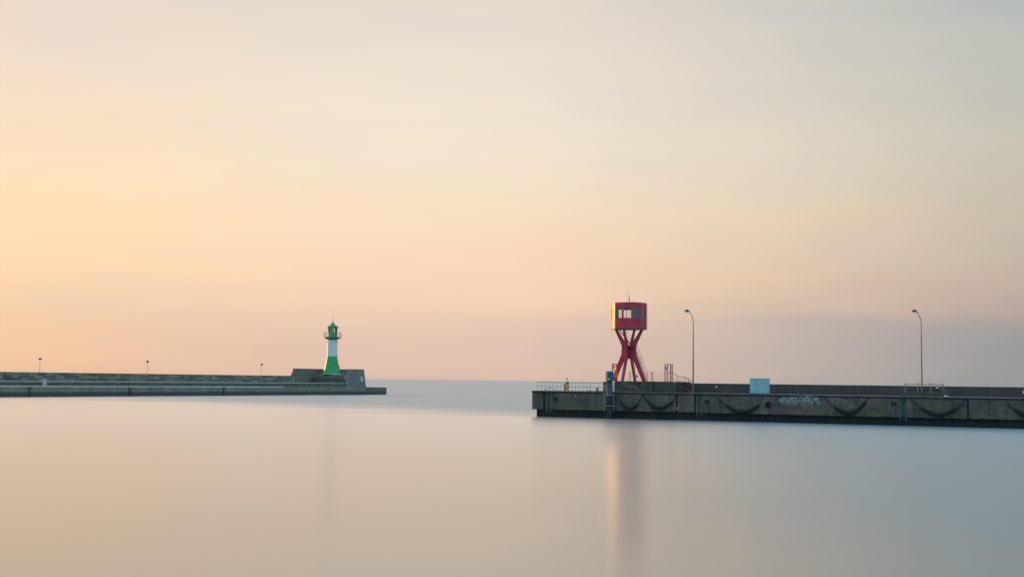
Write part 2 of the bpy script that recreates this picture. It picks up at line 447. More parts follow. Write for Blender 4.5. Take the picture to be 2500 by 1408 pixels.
gl = t.nodes.new('ShaderNodeBsdfGlossy'); gl.distribution = 'MULTI_GGX'; gl.inputs[0].default_value = (1, 1, 1, 1); t.links.new(rg, gl.inputs['Roughness'])
df = t.nodes.new('ShaderNodeBsdfDiffuse'); t.links.new(mixc(t, mth(t, 'MAXIMUM', sea, cool), (0.04, 0.075, 0.09), (0.13, 0.25, 0.30)), df.inputs[0])
k_sea = mth(t, 'MULTIPLY', mth(t, 'MULTIPLY_ADD', fr.outputs[0], 0.85, 0.14), mth(t, 'SUBTRACT', 1.0, mth(t, 'MULTIPLY', mth(t, 'MAXIMUM', sea, cool), 0.46)))
mx = t.nodes.new('ShaderNodeMixShader'); t.links.new(k_sea, mx.inputs[0]); t.links.new(df.outputs[0], mx.inputs[1]); t.links.new(gl.outputs[0], mx.inputs[2])
wo_ = t.nodes.new('ShaderNodeOutputMaterial'); t.links.new(mx.outputs[0], wo_.inputs[0])
me = bpy.data.meshes.new('sea')
S = 60000.0; WL = -0.45
me.from_pydata([(-S, -S, WL), (S, -S, WL), (S, S, WL), (-S, S, WL)], [], [(0, 1, 2, 3)]); me.materials.append(wm)
water = bpy.data.objects.new('water', me); C.objects.link(water)
tag(water, kind='structure')

# ================================================================== RIGHT PIER
ZD = 3.02
UE = 150.0
U0 = PF.u(1299.0, 0, 975)
pier = thing('pier', PF.w(20, 4, 0), 'long dark concrete harbour pier carrying the red control tower', 'pier', world=True)
# front slab with real pockets for ladders and bollard niches
LAD = [1339.5, 1706.5, 2204.0]
pock = []   # (u0,u1,z0,z1)
for px, wpx in ((1337.5, 24), (1705.5, 20), (2204.0, 18)):
    pock.append((PF.u(px - wpx / 2), PF.u(px + wpx / 2), 0.5, ZD))
for (x0, x1, y0, y1) in ((1351.5, 1361.5, 971, 981.5), (1720, 1732.5, 976.5, 985.5), (2176, 2189.5, 982, 992.5)):
    a, z1 = PF.hit(x0, y0); b, z0 = PF.hit(x1, y1); pock.append((a, b, z0, z1))
for px in (1652.5, 2362.5):
    pock.append((PF.u(px - 2), PF.u(px + 2), 0.5, ZD))
pock.sort()
s = MB(); cur = U0; DEP = 0.45
for (a, b, z0, z1) in pock:
    s.fbox(PF, cur, a, 0, DEP, 0.52, ZD)
    if z0 > 0.6: s.fbox(PF, a, b, 0, DEP, 0.52, z0)
    if z1 < ZD - 0.1: s.fbox(PF, a, b, 0, DEP, z1, ZD)
    cur = b
s.fbox(PF, cur, UE, 0, DEP, 0.52, ZD)
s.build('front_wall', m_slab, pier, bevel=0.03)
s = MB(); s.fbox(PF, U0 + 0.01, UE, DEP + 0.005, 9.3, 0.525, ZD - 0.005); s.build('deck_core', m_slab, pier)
s = MB()
uu = U0 + 0.02
while uu < UE:
    ln = random.uniform(5.2, 6.6); s.fbox(PF, uu, min(uu + ln - 0.04, UE), 0.12, 9.25, ZD, ZD + 0.045); uu += ln
s.build('deck_paving', m_deck, pier)
s = MB(); ub = PF.u(1310.5, 0.75, 1003)
s.fbox(PF, ub, UE, 0.75, 9.0, -3.0, 0.52)
uu = ub
while uu < UE:                                     # timber and steel fendering in front of the foot
    s.fbox(PF, uu + 0.02, uu + 0.22, 0.68, 0.748, -2.0, 0.515); uu += random.uniform(2.2, 5.5)
s.build('foot', m_foot, pier)

s = MB(); s.fbox(PF, U0 - .02, UE, -.035, -.003, ZD - .24, ZD - .03); s.build('dark_edge_band', m_foot, pier)  # thin dark band laid along the top of the pier face
# graffiti: strokes of paint on the wall face
gr = MB(); rnd = random.Random(3)
gm = [mat('white_spray_paint', (0.34, 0.39, 0.38), 0.7), mat('turquoise_spray_paint', (0.14, 0.34, 0.34), 0.7), mat('lilac_spray_paint', (0.25, 0.27, 0.37), 0.7),
      mat('ochre_spray_paint', (0.18, 0.17, 0.08), 0.7), mat('dark_blue_spray_paint', (0.03, 0.05, 0.11), 0.7)]


def stroke(px, py, pts, wd, mi, lift):
    u0, z0 = PF.hit(px, py); gr.mi = mi; P_ = [(u0 + a, z0 + b) for a, b in pts]
    for i in range(len(P_) - 1):
        (a, b), (c_, d) = P_[i], P_[i + 1]; dx, dz = c_ - a, d - b; l = math.hypot(dx, dz) or 1; nx, nz = -dz / l * wd / 2, dx / l * wd / 2
        ex, ez = dx / l * wd * .4, dz / l * wd * .4
        gr.add([PF.w(a - ex + nx, -lift, b - ez + nz), PF.w(a - ex - nx, -lift, b - ez - nz), PF.w(c_ + ex - nx, -lift, d + ez - nz), PF.w(c_ + ex + nx, -lift, d + ez + nz)], [(0, 1, 2, 3)])


k = 0
for (xa, xb, ya, yb, cnt) in ((1904, 1945, 967, 983, 64), (1952, 2001, 967, 985, 70), (1942, 1952, 978, 988, 5)):
    for i in range(cnt):
        fx = rnd.random(); px = xa + (xb - xa) * fx
        yt = ya + 2.5 * abs(fx - .5); yb_ = yb - 5 * (abs(fx - .5) ** 2) * 2
        py = rnd.uniform(yt + 1.5, yb_ - 1)
        a0 = rnd.uniform(0, 6.28); rr = rnd.uniform(.1, .24); sw = rnd.choice((2.2, 3.4, 4.6)) * rnd.choice((-1, 1)); n_ = 7
        if rnd.random() < .35:
            pts = [(0, 0), (rnd.uniform(-.3, .3), rnd.uniform(-.35, .3)), (rnd.uniform(-.35, .35), rnd.uniform(-.3, .3))]
        else:
            pts = [(rr * math.cos(a0 + sw * j / n_), rr * 1.2 * math.sin(a0 + sw * j / n_)) for j in range(n_ + 1)]
        k += 1
        stroke(px, py, pts, rnd.uniform(.03, .085), rnd.choice((0, 0, 1, 1, 2, 0, 3, 4)), 0.002 + 0.0004 * k)
stroke(1961, 985, [(0, .1), (.0, -.35)], .035, 0, .07)
g2 = gr.build('graffiti', gm, pier)
tag(g2, 'white and turquoise graffiti scrawl')
# patches of pale mineral staining further along
m_bloom = mat('lime_bloom', (0.17, 0.17, 0.15), .8)
gr = MB()
for i in range(26):
    px = rnd.uniform(2026, 2059); py = rnd.uniform(970, 977)
    stroke(px, py, [(0, 0), (rnd.uniform(-.2, .2), rnd.uniform(-.06, .06)), (rnd.uniform(-.25, .25), rnd.uniform(-.08, .08))], rnd.uniform(.05, .1), 0, 0.002 + i * .0006)
gr.build('pale_stain', m_bloom, pier); gr = MB()
for i in range(22):
    px = rnd.uniform(1684, 1689); py = rnd.uniform(972, 979)
    stroke(px, py, [(0, 0), (rnd.uniform(-.12, .12), rnd.uniform(-.12, .12))], .03, 0, 0.002 + i * .0006)
gr.build('pale_stain', m_bloom, pier)
for px, py, h in ((1653.5, 998.5, .28), (1405.5, 968, .22), (1679, 953.8, .0)):
    if h: gr = MB(); stroke(px, py, [(0, 0), (.02, h)], .05, 0, .003); gr.build('white_mark', m_wht, pier)

# parapet wall on the rear of the deck
ZW = 4.25
ppw = thing('parapet_wall', PF.w(40, 7, ZD), 'low dark smooth concrete wall along the back of the pier deck', 'wall', world=True)
uw = PF.u(1651, 7.0, 940)
s = MB(); cur = uw; i = 0
while cur < UE:
    s.fbox(PF, cur, min(cur + 7.96, UE), 7.0, 7.6, ZD + 0.05, ZW); cur += 8.0
s.build('wall', m_wall, ppw, bevel=0.02)
s = MB(); s.fbox(PF, uw, UE, 6.96, 7.64, ZW + 0.003, ZW + 0.06); s.build('coping', m_wall, ppw)
# number plate
pl = thing('number_plate', PF.w(PF.u(1749, 6.97, 942), 6.97, 3.85), 'small white plate with two dark digits on the parapet wall', 'number plate', rz=PA)
s = MB(); s.box(-.14, .14, -.02, 0.0, -.10, .12); s.build('plate', m_wht, pl)


def text_part(name, txt, size, loc, m, parent, rot=(R(90), 0, 0), align='CENTER'):
    cu = bpy.data.curves.new(name, 'FONT'); cu.body = txt; cu.size = size; cu.extrude = 0.002; cu.align_x = align; cu.align_y = 'CENTER'
    tmp = bpy.data.objects.new('tmp', cu); C.objects.link(tmp)
    dg = bpy.context.evaluated_depsgraph_get(); me_ = bpy.data.meshes.new_from_object(tmp.evaluated_get(dg))
    bpy.data.objects.remove(tmp)
    me_.materials.clear(); me_.materials.append(m)
    o = bpy.data.objects.new(name, me_); C.objects.link(o); o.parent = parent; o.location = loc; o.rotation_euler = rot
    return o


text_part('number', '80', .2, (0, -.024, .01), m_black, pl)

# podium under the tower
u1a, u1b = PF.u(1499.5, 3.0, 945), PF.u(1591.5, 3.0, 945)
pod = thing('tower_podium', PF.w((u1a + u1b) / 2, 6, ZD), 'coursed stone platform directly under the red tower legs', 'podium', world=True)
s = MB(); s.fbox(PF, u1a, u1b, 3.0, 11.2, ZD + 0.05, 4.44); s.build('masonry', m_pod, pod, bevel=0.03)
s = MB(); s.fbox(PF, u1a - .03, u1b + .03, 2.97, 11.23, 4.443, 4.5); s.build('cap_slab', m_wall, pod)
u2b = PF.u(1650.5, 3.4, 945)
pod2 = thing('stair_podium', PF.w((u1b + u2b) / 2, 6, ZD), 'smooth dark concrete platform between the tower podium and the red stairs', 'podium', world=True)
s = MB(); s.fbox(PF, u1b + 0.035, u2b, 3.4, 9.2, ZD + 0.05, 4.43); s.build('block', m_wall, pod2, bevel=0.03)
s = MB(); s.fbox(PF, u1b + .035, u2b + .03, 3.37, 9.22, 4.433, 4.48); s.build('cap_slab', m_wall, pod2)
# thin white railing in front of the podium
rl = thing('low_pipe_rail', PF.w(u1a + 3, 2.6, ZD), 'thin grey pipe rail in front of the stone podium', 'railing', world=True)
s = MB(); ue_ = PF.u(1590, 2.6)
for z in (3.35, 3.85): s.tube([PF.w(u1a + .2, 2.6, z), PF.w(ue_, 2.6, z)], .018, 6)
s.build('rail', m_rail, rl)
for px in (1518.5, 1555, 1589.5):
    s = MB(); uq = PF.u(px, 2.6); s.tube([PF.w(uq, 2.6, ZD), PF.w(uq, 2.6, 4.05)], .022, 6); s.build('post', m_rail, rl)

# ------------------------------------------------------------------ red control tower
TV = 6.6; TUx = PF.hit(1535.3, 905, TV)[0]
TC = PF.w(TUx, TV, 4.5); SC = FPX / TC.y; TY = 931.8


def tz(y): return CAM_H + (TY - y) / SC - 4.5


tower = thing('control_tower', TC, 'red steel harbour control tower with glazed cabin on four crossed legs', 'tower', rz=-math.atan2(TC.x, TC.y))
prof = [(44.5, 931.0), (18.6, 865), (17.2, 856), (17.4, 846), (21, 837), (36.5, 804.5), (30.5, 804.5), (9.8, 836), (2.3, 846), (2.3, 875), (9, 875.5), (12.4, 880), (35.5, 931.0)]
prof = [(r / SC, max(tz(y), 0.003)) for r, y in prof]
for a in (-22, 68, 158, 248):
    M = Matrix.Rotation(R(a), 4, 'Z')
    s = MB(); s.prism(prof, 0.085, M)
    s.build('leg', m_red, tower, bevel=0.0)
    fl = MB()     # flanges along the outer and inner edges: a welded box look
    for pa, pb in ((prof[0], prof[1]), (prof[4], prof[5]), (prof[11], prof[12])):
        fl.tube([M @ Vector((pa[0], 0, pa[1])), M @ Vector((pb[0], 0, pb[1]))], .02, 4)
    for pa, pb in ((prof[0], prof[1]), (prof[1], prof[3]), (prof[3], prof[4]), (prof[4], prof[5])):
        d = .035; e = M @ Vector((0, .125, 0)); f_ = M @ Vector((d, 0, 0))
        A = M @ Vector((pa[0], 0, pa[1])); B = M @ Vector((pb[0], 0, pb[1]))
        fl.hexa([A - e - f_ * .3, A + e - f_ * .3, A + e + f_, A - e + f_, B - e - f_ * .3, B + e - f_ * .3, B + e + f_, B - e + f_])
    fl.build('flange', m_red, tower)
s = MB(); s.box(-.13, .13, -.13, .13, tz(875.6), tz(845.6), Matrix.Rotation(R(-22), 4, 'Z')); s.build('core', m_red, tower)
# waist platform
zp = tz(846.5)
s = MB(); s.box(-.15, 1.05, -.98, -.2, zp - .03, zp + .03, Matrix.Rotation(R(-10), 4, 'Z')); s.box(-1.0, 1.05, .25, 1.35, zp - .03, zp + .03)
s.box(-.9, -.35, -.75, -.25, zp - .03, zp + .028)
s.build('waist_platform', m_dark, tower)
s = MB()
for z in (zp + .6, zp + 1.15): s.tube([(-.25, 1.33, z), (1.03, 1.33, z), (1.03, .35, z)], .016, 6)
for x_, y_ in ((-.25, 1.33), (.4, 1.33), (1.03, 1.33), (1.03, .35)): s.tube([(x_, y_, zp), (x_, y_, zp + 1.15)], .016, 6)
s.build('platform_railing', m_redfaded, tower)


def stair(parent, A, B, wdt, n, hr=1.15, mst=m_red, mr=m_redfaded, name='stair'):
    A = Vector(A); B = Vector(B); e = Vector((0, wdt / 2, 0))
    s = MB()
    for sg in (-1, 1):
        a = A + e * sg; b = B + e * sg; t_ = Vector((0, .012 * 1, 0)); h = Vector((0, 0, .11))
        s.hexa([a - t_ - h, b - t_ - h, b + t_ - h, a + t_ - h, a - t_ + h, b - t_ + h, b + t_ + h, a + t_ + h])
    for i in range(n):
        q_ = A.lerp(B, (i + .5) / n); s.box(q_.x - .11, q_.x + .11, q_.y - wdt / 2 + .013, q_.y + wdt / 2 - .013, q_.z - .012, q_.z + .012)
    st_ = s.build(name, mst, parent)
    s = MB(); up = Vector((0, 0, hr))
    for sg in (-1, 1):
        a = A + e * sg; b = B + e * sg
        s.tube([a, a + up, b + up, b], .017, 6); s.tube([a + up * .55, b + up * .55], .012, 6)
        mid = a.lerp(b, .5); s.tube([mid, mid + up], .015, 6)
    s.build('stair_handrail', mr, st_)


stair(tower, (45.5 / SC, .95, .0), (14 / SC, .95, zp), .62, 20)
stair(tower, (9 / SC, 1.0, zp), (-24.5 / SC, .75, tz(804)), .55, 12)
# cabin: twelve sided
RC = 43.0 / SC; z0, z1 = tz(803.3), tz(741.5); zs, zl = tz(778), tz(754.2)
TH = [R(8 + 30 * k_) for k_ in range(12)]


def cv(th, r, z): return Vector((r * math.sin(th), -r * math.cos(th), z))


cabin = MB(); frames = []
panes = []
# index k: facet between th[k-3].. ; facet order starting at -82 deg
for k_ in range(12):
    ta = R(-82 + 30 * k_); tb = ta + R(30)
    win = {0: (.1, .9), 1: (.07, .92), 2: (.1, .96), 3: (.08, .88), 4: (.14, .86), 5: None, 6: None, 7: None, 8: (.45, .99), 9: (.01, .99), 10: (.01, .99), 11: (.04, .96)}[k_]

    def P3(sf, z, inn=0.0):
        a = cv(ta, RC - inn, z); b = cv(tb, RC - inn, z); return a.lerp(b, sf)

    def slab(s0, s1, za, zb, o0=0.0, o1=.07, B_=cabin):
        B_.hexa([P3(s0, za, o0), P3(s1, za, o0), P3(s1, za, o1), P3(s0, za, o1), P3(s0, zb, o0), P3(s1, zb, o0), P3(s1, zb, o1), P3(s0, zb, o1)])
    if win is None:
        slab(0, 1, z0, z1)
    else:
        slab(0, 1, z0, zs); slab(0, 1, zl, z1); slab(0, win[0], zs, zl); slab(win[1], 1, zs, zl)
        fr = MB()
        s0, s1 = win; f_ = .02; 
        for q_ in ((s0, s1, zs, zs + f_), (s0, s1, zl - f_, zl), (s0, s0 + .015, zs + f_, zl - f_), (s1 - .015, s1, zs + f_, zl - f_)):
            slab(*q_, .02, .055, fr)
        pn = MB(); slab(s0 + .015, s1 - .015, zs + f_, zl - f_, .034, .042, pn)
        frames.append((fr, pn, k_))
s_c = cabin.build('cabin_wall', m_red, tower)
for fr, pn, k_ in frames:
    fo = fr.build('window_frame', m_red, tower)
    pn.build('window_pane', m_glassdk if k_ in (3, 4) else (m_glasssun if k_ == 0 else m_glass), fo)
# interior lining, back wall sheet, floor and ceiling
s = MB()
s.lathe([(RC - .09, z0 - .02), (RC - .09, z0 + .05)], 12, rot=R(8), smooth=False); s.build('cabin_floor', m_inner, tower)
s = MB(); s.lathe([(RC + .045, z1), (RC + .045, z1 + .06), (RC - .5, z1 + .12), (.1, z1 + .17)], 12, rot=R(8), smooth=False); s.build('cabin_roof', m_red, tower)
s = MB(); s.lathe([(RC + .03, z0 - .075), (RC + .03, z0 - .022)], 12, rot=R(8), smooth=False)
for a in (-82, -22, 38, 98, 158, 218): q_ = cv(R(a), RC, z0); s.tube([q_, q_ + Vector((0, 0, -.22))], .02, 5)
s.build('cabin_base_rim', m_dark, tower)
s = MB()
s.box(.2, 1.0, .6, 1.3, z0 + .051, z0 + 1.0); s.build('control_desk', m_inner, tower)
s = MB(); 
for dth in (92, 96): q_ = cv(R(dth), RC + .03, 0); s.tube([(q_.x, q_.y, z0 + .0), (q_.x, q_.y, z1 - .1)], .022, 6)
s.build('downpipe', m_redfaded, tower)
# seams
s = MB()
for a in (-82, -52, -22, 8, 38, 68): q_ = cv(R(a), RC + .004, 0); s.box(q_.x - .015, q_.x + .015, q_.y - .015, q_.y + .015, z0, z1)
s.build('corner_trim', m_red, tower)
# antennas
s = MB(); zt = z1 + .13; ax = 0.0
s.tube([(ax, 0, zt), (ax, 0, zt + .55), (ax, 0, tz(722)), (ax, 0, tz(712))], [.04, .04, .03, .022], 6)
s.tube([(ax, 0, tz(725.5)), (ax - 5 / SC, 0, tz(725.5))], .014, 5); s.tube([(ax, 0, tz(734.8)), (ax - 5 / SC, 0, tz(734.8))], .014, 5)
s.tube([(ax - 5 / SC, 0, tz(736)), (ax - 5 / SC, 0, tz(712)), (ax - 5 / SC, 0, tz(692))], [.014, .010, .006], 5)
s.box(ax + .02, ax + .12, -.05, .05, tz(733), tz(729))
s.build('antenna_mast', m_dark, tower)
s = MB(); x_ = 12.5 / SC
s.tube([(x_, 0, zt - .05), (x_, 0, tz(736.2)), (x_ - .05, 0, tz(735)), (x_ - .13, 0, tz(734.6)), (x_ - .19, 0, tz(735.8))], .03, 6); s.build('vent_pipe', m_dark, tower)

# ------------------------------------------------------------------ fence behind the tower
FV = 10.6
fn = thing('wire_fence', PF.w(PF.u(1560, FV), FV, 4.5), 'thin horizontal wire fence on red posts behind the tower', 'fence', world=True)
fa, fb = PF.u(1505, FV, 915), PF.u(1624, FV - 2, 915)
zf = [CAM_H + (932.2 - y) / (FPX / (TC.y + 4)) for y in (907.4, 911.8, 916.2, 920.5, 924.8, 928.5)]
s = MB(); ul = PF.u(1591, FV, 915)
for z in zf:
    s.tube([PF.w(fa, FV, z), PF.w(ul, FV, z)], .011, 4)
    s.tube([PF.w(ul, FV, z), PF.w(ul, FV - 2, z)], .011, 4)
    s.tube([PF.w(PF.u(1593.5, FV - 2, 915), FV - 2, z), PF.w(fb, FV - 2, z)], .011, 4)
s.build('wires', m_wire, fn)
for px, v_, rr in ((1506, FV, .04), (1538, FV, .055), (1590.3, FV, .045), (1593.8, FV - 2, .045)):
    s = MB(); uq = PF.u(px, v_, 915); s.tube([PF.w(uq, v_, 4.45), PF.w(uq, v_, zf[0] + .06)], rr, 8); s.build('post', m_redfaded, fn)
sg = thing('fence_sign', PF.w(PF.u(1555, FV - .05, 917), FV - .05, 5.2), 'small blue sign with white mark between the two right-hand tower legs', 'sign', rz=PA)
s = MB(); s.box(-.12, .12, -.03, 0, -.18, .18); s.build('panel', m_signblue, sg)
s = MB(); s.box(-.05, .05, -.036, -.031, -.02, .08); s.build('pictogram', m_wht, sg)

# gate
GV = 4.2
gt = thing('red_gate', PF.w(PF.u(1632, GV), GV, 4.48), 'tall narrow red gate frame at the head of the stairs', 'gate', world=True)
ztop = CAM_H + (933 - 889) / (FPX / 181.0)
for px in (1623.6, 1629, 1637.3, 1641.2):
    s = MB(); uq = PF.u(px, GV, 910); s.fbox(PF, uq - .045, uq + .045, GV - .045, GV + .045, 4.48, ztop); s.build('post', m_redfaded, gt)
s = MB(); a, b = PF.u(1629, GV, 910) + .05, PF.u(1637.3, GV, 910) - .05
s.fbox(PF, a, b, GV - .03, GV + .03, ztop - .12, ztop - .04); s.fbox(PF, a, b, GV - .03, GV + .03, 4.58, 4.64); s.fbox(PF, a, b, GV - .03, GV + .03, 5.55, 5.61)
for i in range(7):
    z = 4.8 + i * .27; s.tube([PF.w(a, GV, z), PF.w(b, GV, z)], .006, 4)
for i in range(1, 4):
    q_ = a + (b - a) * i / 4; s.tube([PF.w(q_, GV, 4.6), PF.w(q_, GV, ztop - .1)], .006, 4)
s.build('gate_leaf', m_redfaded, gt)
a2, b2 = PF.u(1623.6, GV, 910) + .05, PF.u(1629, GV, 910) - .05; a3, b3 = PF.u(1637.3, GV, 910) + .05, PF.u(1641.2, GV, 910) - .05
for qa, qb in ((a2, b2), (a3, b3)):
    s = MB(); s.tube([PF.w((qa + qb) / 2, GV + .012, 4.5), PF.w((qa + qb) / 2, GV + .012, ztop - .06)], .006, 4)
    for i in range(9): s.tube([PF.w(qa, GV, 4.6 + i * .24), PF.w(qb, GV, 4.6 + i * .24)], .006, 4)
    s.build('side_mesh', m_wire, gt)
sg2 = thing('gate_sign', PF.w(PF.u(1627, GV - .06, 900), GV - .06, CAM_H + (933 - 899.5) / 17.9), 'small dark blue sign between the two left posts of the red gate', 'sign', rz=PA)
s = MB(); s.box(-.11, .11, -.02, .0, -.2, .2); s.build('panel', m_signblue, sg2)
s = MB(); s.box(-.06, .06, -.026, -.021, -.08, -.02); s.box(-.03, .03, -.026, -.021, .02, .1); s.build('pictogram', m_wht, sg2)

# stairs from the podium down to the deck
SV = 4.2; SW = 1.0
stt = thing('red_stairs', PF.w(PF.u(1660, SV), SV + .5, ZD), 'red steel stairs with double handrails leading down from the gate to the pier deck', 'stairs', world=True)
UA, UB, UC_, UD = [PF.u(x, SV, 915) for x in (1637.5, 1652, 1667, 1684)]
ZT, ZL = 4.48, 3.87
HS = 1.26
us0 = PF.u(1651.5, SV, 930) + .02


def srail(v_, off=0.0):
    return [PF.w(UA - .2, v_, ZT + HS - off), PF.w(UA, v_, ZT + HS - off), PF.w(UB, v_, ZL + HS + .05 - off), PF.w(UC_, v_, ZL + HS + .05 - off), PF.w(UD, v_, ZD + .35 + HS - off)]


for v_ in (SV, SV + SW):
    s = MB(); s.tube(srail(v_), .026, 6); s.tube(srail(v_, .68), .02, 6)
    s.build('handrail', m_redfaded, stt)
    for uq, zb in ((UB + .1, ZL), (UC_ - .1, ZL), (UC_ + (UD - UC_) * .45, 3.5), (UD - .1, ZD + .05)):
        ztp = ZL + HS + .05 if uq <= UC_ else ZL + HS + .05 - (uq - UC_) / (UD - UC_) * (ZL + .05 - ZD - .35)
        s = MB(); s.tube([PF.w(uq, v_, zb), PF.w(uq, v_, ztp)], .026, 6); s.build('post', m_redfaded, stt)
s = MB(); s.fbox(PF, us0 + .03, UC_, SV - .35, SV + SW + .3, ZD + .05, ZL); s.build('landing_block', m_wall, stt, bevel=.02)
s = MB(); s.fbox(PF, us0 + .03, UC_, SV + SW + .31, SV + SW + .34, ZL - .1, ZL + .4); s.build('back_panel', m_redfaded, stt)
s = MB(); n_ = 4
for i in range(n_):
    uq = UC_ + (i + .5) * (UD + .3 - UC_) / n_; zq = ZL - (i + 1) * (ZL - ZD) / (n_ + 1); s.fbox(PF, uq - .14, uq + .14, SV + .02, SV + SW - .02, zq - .03, zq)
for v_ in (SV - .01, SV + SW - .01):
    p8 = [PF.w(UC_ + .003, v_, ZL - .2), PF.w(UD + .4, v_, ZD + .02), PF.w(UD + .4, v_ + .02, ZD + .02), PF.w(UC_ + .003, v_ + .02, ZL - .2),
          PF.w(UC_ + .003, v_, ZL + .02), PF.w(UD + .4, v_, ZD + .2), PF.w(UD + .4, v_ + .02, ZD + .2), PF.w(UC_ + .003, v_ + .02, ZL + .02)]
    s.hexa(p8)
s.build('lower_flight', m_redfaded, stt)
# ------------------------------------------------------------------ deck railing at the pier head
RV = 8.6
hr = thing('pier_head_railing', PF.w(PF.u(1390, RV), RV, ZD), 'grey pipe railing along the bare left end of the pier', 'railing', world=True)
zt_ = 4.22; zm_ = 3.62
ua, ub_ = PF.u(1312.3, RV, 940), PF.u(1486, RV, 940)
s = MB()
for z, r_ in ((zt_, .032), (zm_, .024)): s.tube([PF.w(ua, RV, z), PF.w(ub_, RV, z)], r_, 8)
s.build('rail', m_rail, hr)
for px in (1312.3, 1321.6, 1331.6, 1341, 1350.4, 1359.6, 1369.2, 1378.6, 1387.3, 1396.2, 1405.5, 1414.4, 1423.4, 1432.6, 1441.3, 1461.5, 1480):
    uq = PF.u(px, RV, 940); s = MB(); s.tube([PF.w(uq, RV, ZD + .04), PF.w(uq, RV, zt_ - .02)], .024, 6); s.build('post', m_rail, hr)

# mooring bollards
bl = thing('mooring_bollard', PF.w(PF.u(1458, 1.2, 952), 1.2, ZD + .045), 'squat dark iron bollard on the pier head left of the blue pile', 'bollard', 'mooring bollards on the pier deck')
s = MB(); s.lathe([(.22, 0), (.22, .04), (.12, .08), (.115, .34), (.2, .38), (.2, .44), (.12, .47)], 14); s.build('bollard_body', m_dark, bl)
s = MB(); s.lathe([(.27, -.001), (.27, .03)], 14); s.build('base_plate', m_dark, bl)
b2_ = copy_tree(bl); b2_.location = PF.w(PF.u(1950.5, .9, 958), .9, ZD + .045); b2_['label'] = 'squat dark iron bollard directly above the graffiti patch'

# debris / rope scraps on the pier head
dbr = MB(); pts = []
for i in range(14):
    pts.append(PF.w(PF.u(1430 + i * 3.4, .8, 953), random.uniform(.4, 1.6), ZD + random.uniform(.07, .13)))
dbr.tube(smooth_pts(pts, 3), .04, 5)
ob = dbr.build('old_rope', m_dark); tag(ob, 'dark old rope lying loosely on the pier head deck', 'rope')

# ------------------------------------------------------------------ quay ladders
def ladder(px, pyb, m_, label, grab=False):
    zb = max(-.3, CAM_H - (pyb - 932) / 17.5 - 0); v_ = .1
    lo = thing('quay_ladder', PF.w(PF.u(px), v_, 0), label, 'ladder', 'steel ladders set into the pier face', rz=PA)
    for sx_ in (-.33, .33):
        s = MB(); s.box(sx_ - .035, sx_ + .035, -.03, .03, .2, ZD + .02); s.build('stile', m_, lo)
    n_ = 9
    for i in range(n_):
        z = .35 + i * .3; s = MB(); s.tube([(-.295, 0, z), (.295, 0, z)], .018, 6); s.build('rung', m_, lo)
    if grab:
        s = MB(); s.tube([(-1.0, .35, ZD + .04), (-.05, .35, ZD + .47), (.1, .35, ZD + .47), (.98, .35, ZD + .04)], .03, 6); s.build('grab_rail', m_dark, lo)
        s = MB(); s.tube([(-1.45, .3, ZD + .04), (-1.3, .3, ZD + .16), (-1.15, .3, ZD + .04)], .02, 6); s.build('grab_rail', m_dark, lo)
    return lo


ladder(1339.5, 1000, m_ladblue, 'blue-grey ladder below an arched grab rail near the left end of the pier', True)
ladder(1706.5, 1007, m_teal, 'teal ladder just right of the nearer tall street lamp foot')
ladder(2204.0, 1015, m_teal, 'teal ladder below the left end of the roped gangway')

# ------------------------------------------------------------------ hanging fenders
def sag(a, b, drop, n=8):
    a = Vector(a); b = Vector(b)
    return [a.lerp(b, i / n) + Vector((0, 0, -drop * 4 * (i / n) * (1 - i / n))) for i in range(n + 1)]


def fender(hose, chain_l, chain_r, label, r=.2):
    v_ = -.18

    def W(q_, vv=v_):
        u_, z_ = PF.hit(q_[0], q_[1], vv); return PF.w(u_, vv, z_)
    H = smooth_pts([W(q_) for q_ in hose], 5)
    mid = H[len(H) // 2]
    fo = thing('hanging_fender', mid, label, 'fender', 'rubber fenders hung along the pier face', world=True)
    n_ = len(H); rs = [r * (.55 + .45 * min(1, 3.5 * min(i, n_ - 1 - i) / n_)) for i in range(n_)]
    s = MB(); s.tube(H, rs, 10); s.build('hose', m_rub, fo)
    for ch in (chain_l, chain_r):
        pts = [W(q_, -.06) for q_ in ch]; pts = [pts[0]] + [W(q_, -.12) for q_ in ch[1:]]
        pts = smooth_pts(pts, 3) if len(pts) > 2 else pts
        s = MB(); s.tube(pts, .038, 5)
        for q_ in pts[1:-1]: s.lathe([(.02, -.07), (.075, 0), (.02, .07)], 6, c=q_)
        s.build('chain', m_chain, fo)


fender([(1516, 983), (1524, 991), (1534, 996), (1545, 996), (1552, 989), (1556, 985)], [(1510, 961), (1514, 973), (1516, 983)], [(1569, 962), (1563, 974), (1556, 985)],
       'short dark fender just right of the blue-capped pile')
fender([(1578, 977), (1588, 987), (1602, 995), (1617, 995), (1631, 988), (1642, 979)], [(1570, 963), (1574, 970), (1578, 977)], [(1655, 963), (1649, 970), (1642, 979)],
       'black curved fender below the left foot of the red gate')
fender([(1772, 989), (1786, 998), (1803, 1004), (1822, 1004), (1840, 997), (1852, 989)], [(1745, 965), (1758, 977), (1772, 989)], [(1860, 966), (1860, 976), (1852, 989)],
       'long black fender below and left of the pale blue cabinet', .25)
fender([(2036, 993), (2049, 1001), (2066, 1007), (2084, 1006), (2099, 996), (2113, 980)], [(2010, 968), (2023, 981), (2036, 993)], [(2121, 968), (2117, 974), (2113, 980)],
       'long black fender between the graffiti and the ladder under the gangway', .24)
fender([(2250, 996), (2264, 1004), (2284, 1011), (2304, 1011), (2322, 1004), (2336, 997)], [(2220, 972), (2235, 985), (2250, 996)], [(2361, 972), (2350, 984), (2336, 997)],
       'long black fender hanging below the roped gangway', .24)
